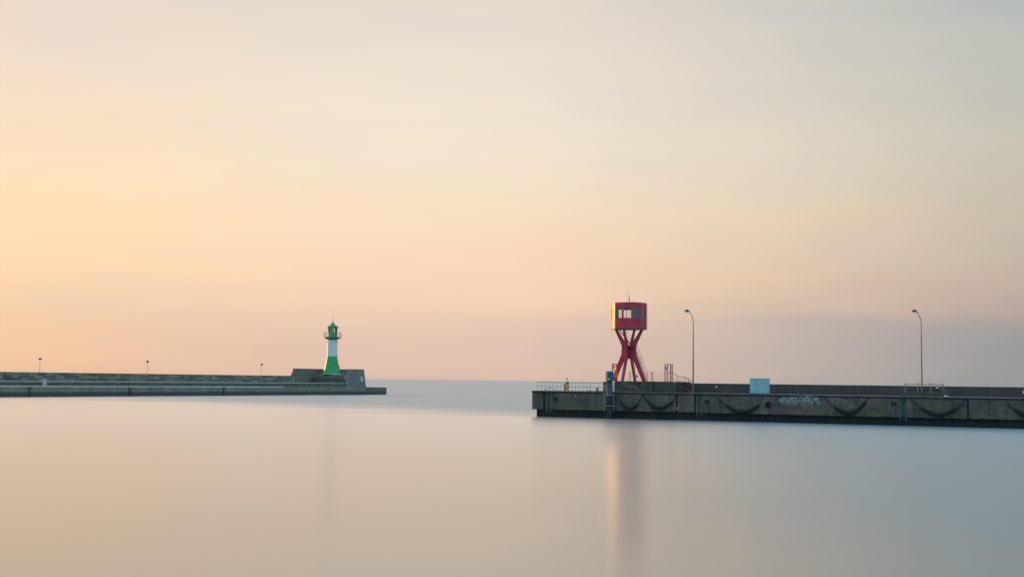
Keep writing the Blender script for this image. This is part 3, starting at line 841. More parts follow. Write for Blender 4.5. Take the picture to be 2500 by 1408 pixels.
fender([(2478, 1000), (2495, 1010), (2515, 1016), (2535, 1014), (2552, 1004)], [(2460, 986), (2468, 993), (2478, 1000)], [(2575, 985), (2565, 995), (2552, 1004)],
       'rightmost black fender, partly cut by the picture edge', .28)
# round rubber tyre plug on the face
ty = thing('tyre_fender', PF.w(PF.u(1876, 0, 988), -.02, PF.hit(1876, 988)[1]), 'round black tyre fixed flat to the pier face below the cabinet', 'tyre', rz=PA)
s = MB(); pts = [(.27 * math.cos(a), -.09, .32 * math.sin(a)) for a in [2 * math.pi * i / 20 for i in range(21)]]
s.tube(pts, .11, 8, caps=False); s.build('tread', m_rub, ty)
s = MB(); M = Matrix.Rotation(R(90), 4, 'X')
s.add([M @ Vector((.26 * math.cos(2 * math.pi * i / 20), .31 * math.sin(2 * math.pi * i / 20), .03)) for i in range(20)], [tuple(range(20))]); s.build('hub_plate', m_rub, ty)

# ------------------------------------------------------------------ street lamps
LV = 3.6; Ls = FPX / PF.w(PF.u(1692, LV), LV, 0).y
lm = thing('street_lamp', PF.w(PF.u(1692.3, LV, 955), LV, ZD + .045), 'tall curved street lamp with green foot beside the foot of the red stairs', 'street lamp', 'tall curved street lamps on the pier')


def lz(y): return CAM_H + (933.6 - y) / Ls - ZD - .045


s = MB(); s.tube([(0, 0, 0), (0, 0, lz(936))], .115, 12); s.build('pole_foot', m_polegreen, lm)
s = MB(); s.tube([(0, 0, lz(936)), (0, 0, lz(880)), (0, 0, lz(879.5)), (0, 0, lz(813)), (0, 0, lz(812.5)), (0, 0, lz(795))], [.092, .088, .072, .066, .052, .05], 12); s.build('pole', m_pole, lm)
s = MB()
arm = [Vector((0, 0, lz(795))), Vector((-.01, 0, lz(786))), Vector((-.09, 0, lz(778))), Vector((-.22, 0, lz(770.5))), Vector((-.36, 0, lz(765.5))), Vector((-.52, 0, lz(761.5)))]
s.tube(smooth_pts(arm, 4), .042, 10); s.build('arm', m_dark, lm)
# head: asymmetric hood
hd = MB(); n_ = 14; K = 9; vs_ = []
for i in range(K + 1):
    tt = i / K; x_ = -.46 - .72 * tt
    wd = .035 + .17 * math.sin(math.pi * min(1, tt * 1.08)) ** .7 if tt < .97 else .03
    ht = .03 + .27 * math.sin(math.pi * min(1.0, tt * .95 + .03)) ** .9
    zc = lz(761.2) + .05 * tt
    for j in range(n_):
        a = math.pi * 2 * j / n_; yy = wd * math.cos(a); zz = math.sin(a)
        vs_.append(Vector((x_, yy, zc + (zz * ht if zz > 0 else zz * .035))))
fs_ = [(i * n_ + j, i * n_ + (j + 1) % n_, (i + 1) * n_ + (j + 1) % n_, (i + 1) * n_ + j) for i in range(K) for j in range(n_)]
fs_ += [tuple(range(n_)), tuple(K * n_ + j for j in range(n_))]
hd.add(vs_, fs_, True); ho = hd.build('lamp_head', m_lamp, lm)
s = MB(); s.lathe([(.14, .0), (.13, -.05), (.08, -.09), (.01, -.1)], 14, c=(-.86, 0, lz(761.2) - .01)); s.build('lamp_bowl', m_lens, ho)
lm2 = copy_tree(lm); lm2.location = PF.w(PF.u(2250.7, 6.4, 955), 6.4, ZD + .045); lm2.scale = (1, 1, .975)
lm2['label'] = 'tall curved street lamp rising behind the roped gangway at right'

# ------------------------------------------------------------------ cabinet
ca, cb = PF.u(1830.5, .45, 945), PF.u(1874, .45, 945)
cw = cb - ca; zc1 = CAM_H + (935.3 - 923.3) / (FPX / 167.5)
cab = thing('electrical_cabinet', PF.w(ca, .45, ZD + .045), 'large pale blue-grey steel cabinet standing on the pier deck edge', 'cabinet', rz=PA)
H_ = zc1 - ZD - .045
s = MB(); s.box(0, cw, .0, .95, .06, H_ - .06); s.build('body', m_cab, cab, bevel=.02)
s = MB(); s.box(.02, cw - .02, .03, .92, 0, .058); s.build('plinth', m_dark, cab)
s = MB(); s.box(-.02, cw + .02, -.04, .99, H_ - .057, H_); s.build('roof', m_cab, cab, bevel=.01)
xs = cw * .80
for a, b in ((.04, xs / 2 - .01), (xs / 2 + .01, xs - .01), (xs + .015, cw - .04)):
    s = MB(); s.box(a, b, -.022, -.002, .1, H_ - .1)
    d_ = s.build('door', m_cab, cab)
    if b - a > .5:
        s = MB()
        for i in range(6): s.box(a + .06, b - .06, -.032, -.0235, .16 + i * .055, .185 + i * .055)
        s.build('louvre', m_cab, d_)
s = MB(); s.box(xs / 2 - .1, xs / 2 - .03, -.05, -.024, 1.15, 1.42); s.build('handle', m_dark, cab)

# ------------------------------------------------------------------ blue capped pile with its fittings
BV = -.85; bu = PF.u(1488.3, BV, 950); PB = PF.w(bu, BV, 0); bs = FPX / PB.y
pile = thing('mooring_pile', PB, 'round dark pile in front of the pier wearing a bright blue steel hood', 'pile')


def bz(y): return CAM_H + (931.2 - y) / bs


s = MB(); s.lathe([(.42, -2.5), (.42, bz(990))], 18); s.build('concrete_sleeve', m_foot, pile)
s = MB(); s.lathe([(.40, bz(990)), (.40, bz(929.5))], 18); s.build('shaft', m_bluesteel, pile)
s = MB(); s.lathe([(.54, bz(929.5)), (.54, bz(908))], 8, rot=R(10), smooth=False); hood = s.build('hood', m_blue, pile)
s = MB(); s.lathe([(.62, bz(908) + .002), (.62, bz(907.3)), (.12, bz(904.5)), (.02, bz(904.2))], 8, rot=R(10), smooth=False); s.build('hood_roof', mat('hood_roof_paint', (.12, .32, .42), .45), hood)
s = MB(); q_ = R(-12.5); c_ = Vector((math.sin(q_), -math.cos(q_), 0)); e_ = Vector((math.cos(q_), math.sin(q_), 0)); apo = .54 * math.cos(R(22.5)) + .006
cc_ = c_ * apo + e_ * -.08; hz = bz(925)
s.add([cc_ - e_ * .16 + Vector((0, 0, hz - .12)), cc_ + e_ * .16 + Vector((0, 0, hz - .12)), cc_ + e_ * .16 + Vector((0, 0, hz + .1)), cc_ - e_ * .16 + Vector((0, 0, hz + .1))], [(0, 1, 2, 3)])
s.build('label_plate', m_lime, hood)
for y in (963.5, 990.2):
    s = MB(); s.lathe([(.45, bz(y + 1.5)), (.45, bz(y - 1.3))], 18); s.box(.4, 1.15, .1, .28, bz(y + 1), bz(y - .8)); s.build('clamp_band', m_teal, pile)
for x_, ya, yb in ((-.74, 957, 1004), (.5, 934, 1003)):
    s = MB(); s.tube([(x_, -.2, bz(yb)), (x_, -.2, bz(ya))], .045, 8); s.build('guide_pipe', m_galv, pile)
s = MB(); s.tube([(-.55, -.3, bz(939.5)), (.5, -.35, bz(939.5))], .03, 6); s.tube([(.5, -.2, bz(949)), (1.0, .3, bz(949))], .025, 6); s.build('cross_bar', m_galv, pile)
bb = thing('fender_board', PB + Vector((-.6, .3, 0)), 'rusty brown board with a yellow edge fixed left of the blue-capped pile', 'fender board')
s = MB(); s.box(-.26, .16, -.25, .15, bz(955.5), bz(931)); s.build('board', m_brown, bb, bevel=.02)
s = MB(); s.box(.163, .25, -.35, .1, bz(946), bz(928.5)); s.build('yellow_edge', m_yellow, bb)
s = MB(); s.box(-.262, .155, -.27, -.252, bz(944), bz(942)); s.build('bracket', m_yellow, bb)

# ------------------------------------------------------------------ red-orange signal frame
sfv = 4.6; sfu = PF.u(1500.3, sfv, 903); sb = PF.w(sfu, sfv, 4.5)
sf = thing('signal_frame', sb, 'bright orange-red upright frame with a lamp and diagonal strut left of the tower', 'signal frame', rz=R(-52))
W_ = .5; zA, zB = CAM_H + (931.3 - 920) / 18 - 4.5, CAM_H + (931.3 - 887) / 18 - 4.5
s = MB(); s.box(-W_, -W_ + .2, -.05, .05, zA, zB); s.box(W_ - .2, W_, -.05, .05, zA, zB); s.box(-W_ + .201, W_ - .201, -.05, .05, zB - .17, zB); s.box(-W_ + .201, W_ - .201, -.05, .05, zA, zA + .2)
s.build('frame', m_orange, sf, bevel=.01)
s = MB(); s.tube([(-.3, 0, zB - .2), (.36, 0, zA + .2)], .035, 6); s.build('diagonal_strut', m_brown, sf)
s = MB(); s.lathe([(.03, -.06), (.11, -.02), (.11, .05), (.04, .1)], 12, c=(.05, -.05, zB - .42)); s.build('lamp', m_brown, sf)
for x_ in (-.32, .4): s = MB(); s.box(x_ - .05, x_ + .05, -.05, .05, 0, zA - .002); s.build('leg', m_red, sf)
s = MB(); s.box(.503, .57, -.04, .04, 0, zB - .6); s.build('leg', m_red, sf)

# ------------------------------------------------------------------ roped gangway
gv = 2.2
ga, gb = PF.u(2196, gv, 960), PF.u(2312, gv, 960)
gw = thing('gangway', PF.w(ga, gv, ZD + .045), 'dark gangway lying on the deck with slim posts and sagging rope handrails', 'gangway', world=True)
gs = FPX / PF.w((ga + gb) / 2, gv, 0).y
s = MB(); s.fbox(PF, ga + .2, gb - .3, gv, gv + .75, ZD + .05, ZD + .24)
for v_ in (gv - .04, gv + .76): s.fbox(PF, ga, gb, v_, v_ + .035, ZD + .05, ZD + .42)
s.build('walkway', m_dark, gw)
zg = CAM_H + (940.0 - 936.3) / gs
posts = {}
for px in (2209.4, 2239.7, 2270.8, 2300.2):
    for j, v_ in enumerate((gv, gv + .7)):
        uq = PF.u(px, gv, 945); s = MB(); s.tube([PF.w(uq, v_, ZD + .2), PF.w(uq, v_, zg)], .024, 6); s.lathe([(.03, 0), (.045, .03), (.02, .06)], 8, c=PF.w(uq, v_, zg)); s.build('post', m_galv, gw)
        posts.setdefault(j, []).append(PF.w(uq, v_, zg - .02))
for j in posts:
    pp = posts[j]; s = MB()
    for a, b in zip(pp, pp[1:]): s.tube(sag(a, b, .07), .028, 6)
    s.build('rope', m_dark, gw)
    s = MB(); dn = Vector((0, 0, -.52)); s.tube([pp[0] + dn, pp[-1] + dn], .018, 6); s.build('mid_rail', m_rail, gw)
    s = MB(); vv = gv + .7 * j; s.tube([pp[0], PF.w(ga - .05, vv, ZD + .25)], .018, 5); s.tube([pp[-1], PF.w(gb - .1, vv, ZD + .3)], .018, 5); s.build('stay', m_rail, gw)
sgn = thing('gangway_sign', PF.w(PF.u(2288.5, gv - .05, 943), gv - .05, CAM_H + (940.4 - 943.2) / gs), 'small yellowish plate hanging from the rope of the gangway', 'sign', rz=PA)
s = MB(); s.box(-.19, .19, -.02, 0, -.13, .07); s.build('panel', m_lime, sgn)
s = MB(); s.box(-.19, .19, -.022, .002, .072, .13); s.build('top_band', m_dark, sgn)
s = MB(); s.box(-.19, .19, -.022, .002, -.17, -.132); s.build('lower_band', m_wht, sgn)
# heap of net at the right end
nb = MB(); rn = random.Random(5)
for i in range(46):
    uq = gb - .15 + rn.gauss(0, .14); zq = ZD + .1 + abs(rn.gauss(0.3, .26)); vq = gv + rn.uniform(-.2, .5)
    pts = [PF.w(uq + rn.uniform(-.16, .16), vq + rn.uniform(-.1, .1), max(ZD + .06, zq + rn.uniform(-.16, .16))) for _ in range(4)]
    nb.tube(smooth_pts(pts, 3), .014, 4)
ob = nb.build('fishing_net', m_tarp); tag(ob, 'tangled greenish net heaped at the right end of the gangway', 'net')
s = MB(); q_ = PF.w(gb - .05, gv - .3, ZD + .045); s.lathe([(.1, 0), (.16, .05), (.14, .12), (.05, .17)], 10, c=q_ + Vector((-.12, 0, 0))); s.lathe([(.08, 0), (.12, .05), (.1, .11), (.03, .14)], 10, c=q_ + Vector((.13, .05, 0)))
ob = s.build('net_float', m_wht); tag(ob, 'pair of small white floats at the foot of the tangled net', 'float')
# hose on the deck
s = MB(); pts = [PF.w(gb - 1.9 + a, gv - .5 + b, ZD + .1 + c_) for a, b, c_ in ((.0, .1, .0), (-.45, .0, .1), (-.25, -.1, .45), (.3, 0, .5), (.8, .1, .38), (1.1, .0, .3))]
s.tube(smooth_pts(pts, 4), .025, 6); ob = s.build('mooring_rope', m_rail); tag(ob, 'loop of grey mooring rope against the gangway side', 'rope')

# post at the right picture edge
eu = PF.u(2497, 1.2, 955)
ep = thing('rescue_station', PF.w(eu + .3, 1.2, ZD + .045), 'banded rescue station box standing at the right picture edge', 'rescue box', rz=PA)
es = FPX / PF.w(eu, 1.2, 0).y


def ez(y): return CAM_H + (942.8 - y) / es - ZD - .045


s = MB(); s.box(-.28, .28, -.15, .2, 0, ez(944.5)); s.build('case', m_bluesteel, ep, bevel=.01)
s = MB(); s.box(-.27, .27, -.175, -.152, ez(959), ez(954)); s.build('white_panel', m_wht, ep)
s = MB(); s.box(-.27, .27, -.175, -.152, ez(963.8), ez(959.6)); s.build('red_panel', m_redfaded, ep)
s = MB(); s.box(-.2, .27, -.175, -.152, ez(952), ez(947)); s.build('blue_panel', m_signblue, ep)

# ------------------------------------------------------------------ buoy beyond the pier head
bd = ray(1384, 940); bp_ = Vector((bd.x / bd.y * 300, 300, 0)); bq = FPX / 300
by = thing('navigation_buoy', bp_, 'yellow and orange navigation buoy floating beyond the pier head railing', 'buoy')


def yz(y): return CAM_H + (930.1 - y) / bq


s = MB(); s.lathe([(1.0, -.6), (1.0, .6), (.6, .9)], 18); s.build('float_body', m_buoy, by)
s = MB(); s.lathe([(.5, .9), (.5, yz(937)), (.35, yz(935.5))], 18); s.build('tower_body', m_buoy, by)
s = MB(); s.box(-.72, -.52, -.3, .3, 1.0, yz(936)); s.build('orange_panel', m_orange, by)
s = MB(); s.tube([(0, 0, yz(936)), (0, 0, yz(922))], .05, 6); s.build('mast', m_dark, by)
s = MB(); s.lathe([(.02, yz(921.5)), (.22, yz(923.5)), (.02, yz(925.5))], 8); s.lathe([(.15, yz(927)), (.15, yz(928.6))], 8); s.build('topmark', m_dark, by)
s = MB(); s.lathe([(.36, yz(936.5)), (.45, yz(934)), (.3, yz(932.2)), (.1, yz(931.5))], 12, c=(.12, 0, 0)); s.build('lantern', m_dark, by)

# ================================================================== LEFT BREAKWATER
QZ = 1.76; PZ = 3.03; WZ = 4.97; VP = 19.0
UL = -85.0
UAe = MF.u(891, 0, 955)
mo = thing('breakwater', MF.w(40, 5, 0), 'long stepped stone and concrete breakwater reaching from the left edge to the lighthouse', 'breakwater', world=True)
cutsu = sorted([MF.u(px, 0, 955) for px in (70, 315.5, 545)] + [-30, -62])
s = MB(); cur = UL
for cx_ in cutsu:
    s.fbox(MF, cur, cx_ - .55, 0, .6, -2.5, QZ); s.fbox(MF, cx_ - .55, cx_ + .55, .45, .6, -2.5, QZ); cur = cx_ + .55
s.fbox(MF, cur, UAe, 0, .6, -2.5, QZ)
# panel joints
uu = UL
s.build('quay_wall', m_mole, mo)
while uu < UAe - .3:
    jn = MB(); jn.fbox(MF, uu, uu + .12, -.04, -.002, -.9, QZ - .25); jn.build('buttress', m_mole, mo); uu += random.choice((3.1, 4.2, 5.6, 6.8))
s = MB(); s.fbox(MF, UL, UAe, .603, 24, -2.5, QZ - .01); s.build('quay_core', m_mole, mo)
s = MB(); uu = UL
while uu < MF.u(640, 0, 945):
    ln = random.choice((7.5, 11, 15)); s.fbox(MF, uu, uu + ln - .12, -.06, .55, QZ + .003, QZ + .21); uu += ln
s.build('quay_coping', m_pale, mo)
s = MB(); s.fbox(MF, uu, UAe, -.04, .5, QZ + .003, QZ + .08); s.build('quay_coping', m_strip, mo)
# retaining step and path
us_ = MF.u(857, 5, 914); ust = MF.u(842, 5, 936)
upth = ust
s = MB(); s.fbox(MF, UL, upth, 5.0, VP - .1, QZ, PZ - .25); s.build('retaining_step', m_earth, mo)
s = MB(); s.fbox(MF, UL, upth, 4.9, VP - .1, PZ - .247, PZ); s.build('path_slab', m_strip, mo)
# parapet
u_end = MF.u(722.5, VP, 915)
s = MB(); s.fbox(MF, UL, u_end, VP, VP + 2, QZ, WZ, batter=.15); s.build('parapet', m_mstone, mo)
s = MB(); s.fbox(MF, UL, u_end, VP + .1, VP + 2, WZ + .003, WZ + .1); s.build('parapet_cap', m_mend, mo)
# seaward rubble slope
s = MB()
s.hexa([MF.w(UL, VP + 2.003, -2), MF.w(us_ + 5, VP + 2.003, -2), MF.w(us_ + 5, VP + 12, -2), MF.w(UL, VP + 12, -2), MF.w(UL, VP + 2.003, 3.6), MF.w(us_ + 5, VP + 2.003, 3.6), MF.w(us_ + 5, VP + 4, 3.6), MF.w(UL, VP + 4, 3.6)])
s.build('rubble_slope', m_earth, mo)
# turned end of the quay
EB = (Vector((-39.4, 418.5, 0)))
A0 = MF.w(UAe, 0, 0); A1 = MF.w(UAe, 20, 0); B1 = EB + Vector((-10, 12, 0))
s = MB(); s.hexa([Vector((*q_.xy, -2.5)) for q_ in (A0, EB, B1, A1)] + [Vector((*q_.xy, z)) for q_, z in ((A0, QZ + .1), (EB, QZ + .02), (B1, QZ), (A1, QZ))])
s.build('quay_head', concrete('quay_head_concrete', (0.15, 0.15, 0.14), (0.11, 0.11, 0.105), wet=(0.085, 0.085, 0.08), wet_z=.5, ang=MA, streak=.3), mo)

# bastion carrying the lighthouse
ba = thing('lighthouse_bastion', MF.w(MF.u(810, 8, 930), 10, QZ), 'high masonry bastion wall and platform at the head of the breakwater around the lighthouse', 'bastion', world=True)
HZ = 7.22; PLZ = 5.6; uE = MF.u(889.5, 5.3, 903)
ur0 = MF.u(727.5, VP, 905)
s = MB(); s.fbox(MF, ur0, uE, VP, VP + 2, QZ, HZ); s.build('seaward_wall', m_mend, ba)
s = MB(); ustep = MF.u(725.3, VP, 905)
s.fbox(MF, ustep, ur0 - .003, VP, VP + 2, QZ, 6.33); s.fbox(MF, u_end + .003, ustep - .003, VP, VP + 2, QZ, 5.62); s.build('wall_steps', m_mend, ba)
brown_cap = mat('brown_cap', (.12, .10, .08), .8)
s = MB(); s.fbox(MF, ur0 - .1, uE, VP - .08, VP + 2.1, HZ + .003, HZ + .12); s.build('seaward_wall_cap', brown_cap, ba)
# flight of broad steps climbing from the path to the platform
s = MB(); n_ = 13
for i in range(n_):
    a = ust + (us_ - ust) * i / n_; z = PZ + (PLZ - PZ) * (i + 1) / (n_ + 1); s.fbox(MF, a + .004, us_, 5.6, VP - .004, (PZ if i == 0 else PZ + (PLZ - PZ) * i / (n_ + 1)) + .002, z)
s.build('broad_steps', m_mcourse, ba)
s = MB(); s.fbox(MF, us_ + .003, uE - .8, 6.6, VP - .004, PZ, PLZ); s.build('platform', m_mend, ba)
s = MB(); s.fbox(MF, us_ - .06, uE - .8, 6.61, VP - .006, PLZ + .003, PLZ + .09); s.build('platform_edge', m_strip, ba)
# wall on the harbour side and round the end, battered outwards at the foot
ue1b = MF.u(893.8, 4.0, 942)
s = MB()
s.hexa([MF.w(ust, 4.0, QZ), MF.w(ue1b, 4.0, QZ), MF.w(ue1b, 6.6, QZ), MF.w(ust, 6.6, QZ),
        MF.w(us_, 5.4, HZ), MF.w(uE, 5.4, HZ), MF.w(uE - .3, 6.6, HZ), MF.w(us_, 6.6, HZ)])
s.build('harbour_wall', m_mend, ba)
s = MB(); s.fbox(MF, us_ - .05, uE + .03, 5.35, 6.65, HZ + .003, HZ + .12); s.build('harbour_wall_cap', brown_cap, ba)
s = MB(); s.fbox(MF, uE - .795, uE - .01, 6.603, VP - .003, QZ, HZ); s.build('end_wall', m_mend, ba)
s = MB(); s.fbox(MF, uE - .85, uE + .03, 6.653, VP - .083, HZ + .003, HZ + .12); s.build('end_wall_cap', brown_cap, ba)


def end_pt(px, py, off=.06):    # point on the sloping front of the end block
    for it in range(1):
        v0_ = 5.0
        for _ in range(6):
            u_, z_ = MF.hit(px, py, v0_); v0_ = 4.0 + 1.4 * (z_ - QZ) / (HZ - QZ)
    return MF.w(u_, v0_ - off, z_), v0_


# round emblem
q_, _ = end_pt(883, 925)
em = thing('round_emblem', q_, 'white painted ring emblem on the right end of the bastion wall', 'emblem', rz=MA)
tilt = Matrix.Rotation(R(-14.4), 4, 'X')
s = MB(); n_ = 28; vs_ = []
RX, RZ_ = .78, .82


def ringm(r0, r1, B_, zoff=0.0, a0=0, a1=360, n_=28):
    vs_ = []
    for i in range(n_ + 1):
        a = R(a0 + (a1 - a0) * i / n_)
        for r_ in (r0, r1): vs_.append(tilt @ Vector((r_ * RX * math.cos(a), -.02 - zoff, r_ * RZ_ * math.sin(a))))
    B_.add(vs_, [(2 * i, 2 * i + 1, 2 * i + 3, 2 * i + 2) for i in range(n_)])


ringm(.82, 1.0, s); s.build('ring', m_wht, em)
s = MB(); ringm(.25, .45, s, .01)
for a, b in (((-.5, .55), (-.2, .25)), ((.5, .5), (.2, .2)), ((-.45, -.55), (-.2, -.2)), ((.45, -.6), (.2, -.25))):
    s.tube([tilt @ Vector((a[0], -.03, a[1])), tilt @ Vector((b[0], -.03, b[1]))], .05, 5)
s.build('device', m_wht, em)
# little wall box
q_, _ = end_pt(846.5, 932.3, .1)
wb = thing('wall_box', q_, 'small pale box fixed low on the bastion wall right of the lighthouse', 'wall box', rz=MA)
s = MB(); s.box(-.27, .27, -.15, .1, -.32, .32); s.build('case', m_ltgrey, wb, bevel=.02)
s = MB(); s.box(-.13, .13, -.165, -.152, -.2, .2); s.build('dark_window', m_dark, wb)
# camera post on the platform
cpd = MF.hit(837.5, 911, 9.0)[0]
cp = thing('warning_post', MF.w(cpd, 9.0, PLZ + .09), 'thin pale post with a small dark head right of the lighthouse', 'post')
s = MB(); s.tube([(0, 0, 0), (0, 0, 1.15)], .06, 6); s.build('pole', m_ltgrey, cp)
s = MB(); s.box(-.13, .2, -.14, .14, 1.152, 1.5); s.build('head', m_brown, cp, bevel=.02)

# ------------------------------------------------------------------ lighthouse
lhv = 14.0
lu = MF.hit(810.3, 900, lhv)[0]; LC = MF.w(lu, lhv, PLZ + .09); hs = FPX / LC.y
lh = thing('lighthouse', LC, 'green and white octagonal lighthouse with gallery and lantern on the breakwater head', 'lighthouse', rz=-math.atan2(LC.x, LC.y))


def hz_(y): return (912.6 - y) / hs


def r_(w_): return w_ / hs / 2 / math.cos(R(22.5)) * 1.0


ROT = R(-22.5 + 8)
k8 = 1.0 / hs / 2 * 1.03
s = MB(); s.lathe([(44.5 * k8, 0), (40 * k8, hz_(905)), (34.5 * k8, hz_(895)), (30.2 * k8, hz_(885)), (27 * k8, hz_(876)), (25.2 * k8, hz_(869))], 8, rot=ROT, smooth=False); s.build('tower_base', m_green, lh)
s = MB(); s.lathe([(46.2 * k8, 0.002), (46.2 * k8, .14)], 8, rot=ROT, smooth=False); s.build('plinth', m_pale, lh)
s = MB(); s.lathe([(25 * k8, hz_(869)), (24.2 * k8, hz_(850)), (24 * k8, hz_(829))], 8, rot=ROT, smooth=False); s.build('white_shaft', m_white, lh)
s = MB(); s.lathe([(24.4 * k8, hz_(829)), (25.5 * k8, hz_(828)), (41.5 * k8, hz_(823.5)), (41.5 * k8, hz_(822))], 8, rot=ROT, smooth=False); s.build('gallery_floor', m_greendk, lh)
s = MB(); s.lathe([(22.8 * k8, hz_(822)), (22.8 * k8, hz_(811))], 8, rot=ROT, smooth=False); s.build('lantern_wall', m_green, lh)
# gallery railing
s = MB(); rr_ = 42.2 * k8; zr0, zr1 = hz_(822.3), hz_(811)
ring8 = [Vector((rr_ * math.sin(ROT + i * math.pi / 4), -rr_ * math.cos(ROT + i * math.pi / 4), 0)) for i in range(9)]
for z in (zr1, zr0 + .12, (zr0 + zr1) / 2 + .1):
    for a, b in zip(ring8, ring8[1:]): s.tube([a + Vector((0, 0, z)), b + Vector((0, 0, z))], .035 if z == zr1 else .02, 5)
for a, b in zip(ring8, ring8[1:]):
    for i in range(5):
        q_ = a.lerp(b, i / 5); s.tube([q_ + Vector((0, 0, zr0)), q_ + Vector((0, 0, zr1))], .04 if i == 0 else .016, 5)
s.build('gallery_railing', m_galv, lh)
# lantern glazing
for i in range(8):
    a = Vector((21.0 * k8 * math.sin(ROT + i * math.pi / 4), -21.0 * k8 * math.cos(ROT + i * math.pi / 4), 0))
    b = Vector((21.0 * k8 * math.sin(ROT + (i + 1) * math.pi / 4), -21.0 * k8 * math.cos(ROT + (i + 1) * math.pi / 4), 0))
    zz0, zz1 = hz_(811), hz_(800); U_ = Vector((0, 0, 1))
    m_ = MB(); m_.tube([a + U_ * zz0, a * 1.04 + U_ * zz1], .06, 6); mo_ = m_.build('glazing_bar', m_greendk, lh)
    g_ = MB(); aa, bb_ = a.lerp(b, .05) * .985, a.lerp(b, .95) * .985; g_.hexa([aa + U_ * zz0, bb_ + U_ * zz0, bb_ * .99 + U_ * zz0, aa * .99 + U_ * zz0, aa + U_ * zz1, bb_ + U_ * zz1, bb_ * .99 + U_ * zz1, aa * .99 + U_ * zz1])
    g_.build('pane', m_glass, mo_)
s = MB(); s.lathe([(.32, hz_(811)), (.32, hz_(809.5)), (.42, hz_(808.5)), (.46, hz_(805)), (.42, hz_(802)), (.3, hz_(801))], 14, c=(-.35, 0, 0)); s.build('lens', m_lensgreen, lh)
s = MB(); s.tube([(.25, 0, hz_(811)), (.25, 0, hz_(800.5))], .1, 8); s.build('lamp_stand', m_dark, lh)
s = MB(); s.lathe([(22.5 * k8, hz_(800.2)), (29.2 * k8, hz_(798.4)), (29.2 * k8, hz_(797.6)), (17 * k8, hz_(794)), (8 * k8, hz_(789.5)), (2 * k8, hz_(786)), (1.2 * k8, hz_(785))], 8, rot=ROT, smooth=False); s.build('roof', m_green, lh)
s = MB(); s.lathe([(.05, hz_(785.3)), (.17, hz_(784.7)), (.19, hz_(783.7)), (.06, hz_(782.4)), (.05, hz_(781.5))], 10); s.tube([(0, 0, hz_(782)), (0, 0, hz_(770.5))], .022, 5); s.build('finial', m_dark, lh)
s = MB(); zc_ = hz_(779)
s.tube([(-.42, 0, zc_), (.42, 0, zc_)], .015, 4); s.tube([(0, -.42, zc_), (0, .42, zc_)], .015, 4)
for x_ in (-.42, .42): s.box(x_ - .06, x_ + .06, -.02, .02, zc_ - .07, zc_ + .07)
s.build('compass_arms', m_yellow, lh)
s = MB(); zv = hz_(774.6)
s.prism([(-.28, zv + .02), (-.12, zv - .03), (.0, zv - .12), (.14, zv - .08), (.2, zv + .08), (.13, zv + .14), (.08, zv + .04), (-.08, zv + .04), (-.24, zv + .12)], .015, Matrix.Identity(4)); s.build('weather_vane', m_dark, lh)
# door porch at the base, right side
s = MB(); s.box(1.15, 2.36, -.8, .65, .0, hz_(893)); s.build('door_porch', m_green, lh, bevel=.02)
s = MB(); s.box(1.08, 2.42, -.85, .7, hz_(893) + .003, hz_(891.8)); s.build('porch_roof', m_greendk, lh)
# bracket lamps and window
for sx_ in (-1, 1):
    s = MB(); s.tube([(sx_ * 1.4, -.1, hz_(834.5)), (sx_ * 1.66, -.1, hz_(834.5))], .03, 5); s.box(sx_ * 1.7 - .12, sx_ * 1.7 + .12, -.2, 0, hz_(835.3), hz_(833.6)); s.build('bracket_lamp', m_brown, lh)
rW = 24 * k8 * math.cos(R(22.5))
s = MB(); fa_ = ROT + R(22.5); fc = Vector((math.sin(fa_), -math.cos(fa_), 0)); fe = Vector((math.cos(fa_), math.sin(fa_), 0))
cw_ = fc * (rW + .02) - fe * .42; s.add([cw_ - fe * .1 + Vector((0, 0, hz_(832))), cw_ + fe * .1 + Vector((0, 0, hz_(832))), cw_ + fe * .1 + Vector((0, 0, hz_(830))), cw_ - fe * .1 + Vector((0, 0, hz_(830)))], [(0, 1, 2, 3)])
s.build('window', m_dark, lh)

# ------------------------------------------------------------------ lamps on the breakwater
mv = 14.0
du = MF.hit(97, 900, mv)[0]; p0_ = MF.w(du, mv, PZ); ms = FPX / p0_.y
hL = CAM_H + (915 - 875.5) / ms - PZ
ml = thing('breakwater_lamp', p0_, 'slim lamp post with a flat round head, the one near the left picture edge', 'lamp post', 'round-headed lamp posts on the breakwater')
s = MB(); s.tube([(0, 0, 0), (0, 0, 1.0), (0, 0, 1.01), (0, 0, hL - .2)], [.085, .08, .055, .04], 8); s.build('pole', m_pole, ml)
s = MB(); s.lathe([(.05, hL - .27), (.2, hL - .25), (.38, hL - .08), (.39, hL - .02), (.34, hL + .08), (.2, hL + .19), (.05, hL + .24)], 18); hdo = s.build('lamp_head', m_dark, ml)
s = MB(); s.lathe([(.06, hL - .285), (.22, hL - .262), (.23, hL - .255)], 18); s.build('lamp_glass', m_lens, hdo)
for px, py, lb in ((359.5, 905, 'slim lamp post with a flat round head, the one midway along the breakwater'), (638.5, 905, 'slim lamp post with a flat round head, the one nearest the lighthouse')):
    o = copy_tree(ml); uq = MF.hit(px, py, mv)[0]; o.location = MF.w(uq, mv, PZ); o['label'] = lb

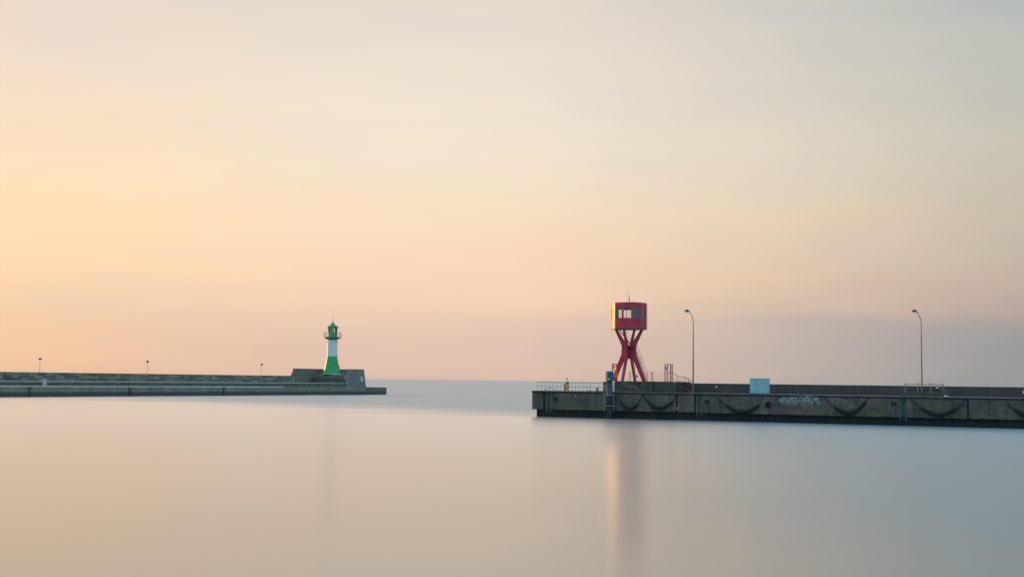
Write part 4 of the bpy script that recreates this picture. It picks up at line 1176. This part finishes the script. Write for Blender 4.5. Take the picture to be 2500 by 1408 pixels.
# white cabinet on the quay
uq = MF.hit(109.3, 932, 2.5)[0]; q_ = MF.w(uq, 2.5, QZ); ks = FPX / q_.y
kb = thing('quay_cabinet', q_, 'narrow pale cabinet with a small projecting roof on the breakwater quay', 'cabinet')
s = MB(); s.box(-.36, .34, -.3, .3, .0, 1.72); s.build('body', m_ltgrey, kb, bevel=.02)
s = MB(); s.box(-.38, .66, -.33, .33, 1.723, 1.80); s.build('roof', m_ltgrey, kb)
s = MB(); s.box(-.28, .26, -.325, -.302, .25, 1.62); s.build('door', m_ltgrey, kb)
s = MB(); s.box(-.02, .24, -.335, -.327, .28, .62); s.build('notice', m_wht, kb)
# life ring
uq, zq = MF.hit(15, 912.2, VP - .25); q_ = MF.w(uq, VP - .25, zq)
lr = thing('life_ring', q_, 'red life ring on a hooped holder against the breakwater parapet at far left', 'life ring')
s = MB(); s.tube([(.12 + .3 * math.cos(2 * math.pi * i / 20), -.12, -.12 + .3 * math.sin(2 * math.pi * i / 20)) for i in range(21)], .1, 8, caps=False); s.build('ring', m_pinkring, lr)
s = MB(); s.tube([(-.22, 0, -1.9), (-.22, 0, .25), (-.17, 0, .4), (0, 0, .48), (.15, 0, .4), (.2, 0, .2)], .05, 6); s.build('holder', m_brown, lr)
# small quay bollards
o0 = None
for i, px in enumerate((20.5, 108, 272.5, 351, 394)):
    uq = MF.hit(px, 942, .3)[0]; q_ = MF.w(uq, .25, QZ + .1)
    if o0 is None:
        o0 = thing('quay_bollard', q_, '', 'bollard', 'small bollards on the breakwater quay')
        s = MB(); s.lathe([(.17, 0), (.1, .05), (.1, .25), (.17, .28), (.17, .33), (.1, .36)], 10); s.build('bollard_body', m_dark, o0)
        o = o0
    else:
        o = copy_tree(o0); o.location = q_
    o['label'] = ['small dark quay bollard nearest the left picture edge, left of the pale cabinet', 'small dark quay bollard in front of the pale cabinet', 'small dark quay bollard left of the midway lamp post',
                  'small dark quay bollard just below the midway lamp post', 'small dark quay bollard right of the midway lamp post'][i]
for o in bpy.data.objects:
    if '_loc' in o.keys(): del o['_loc']
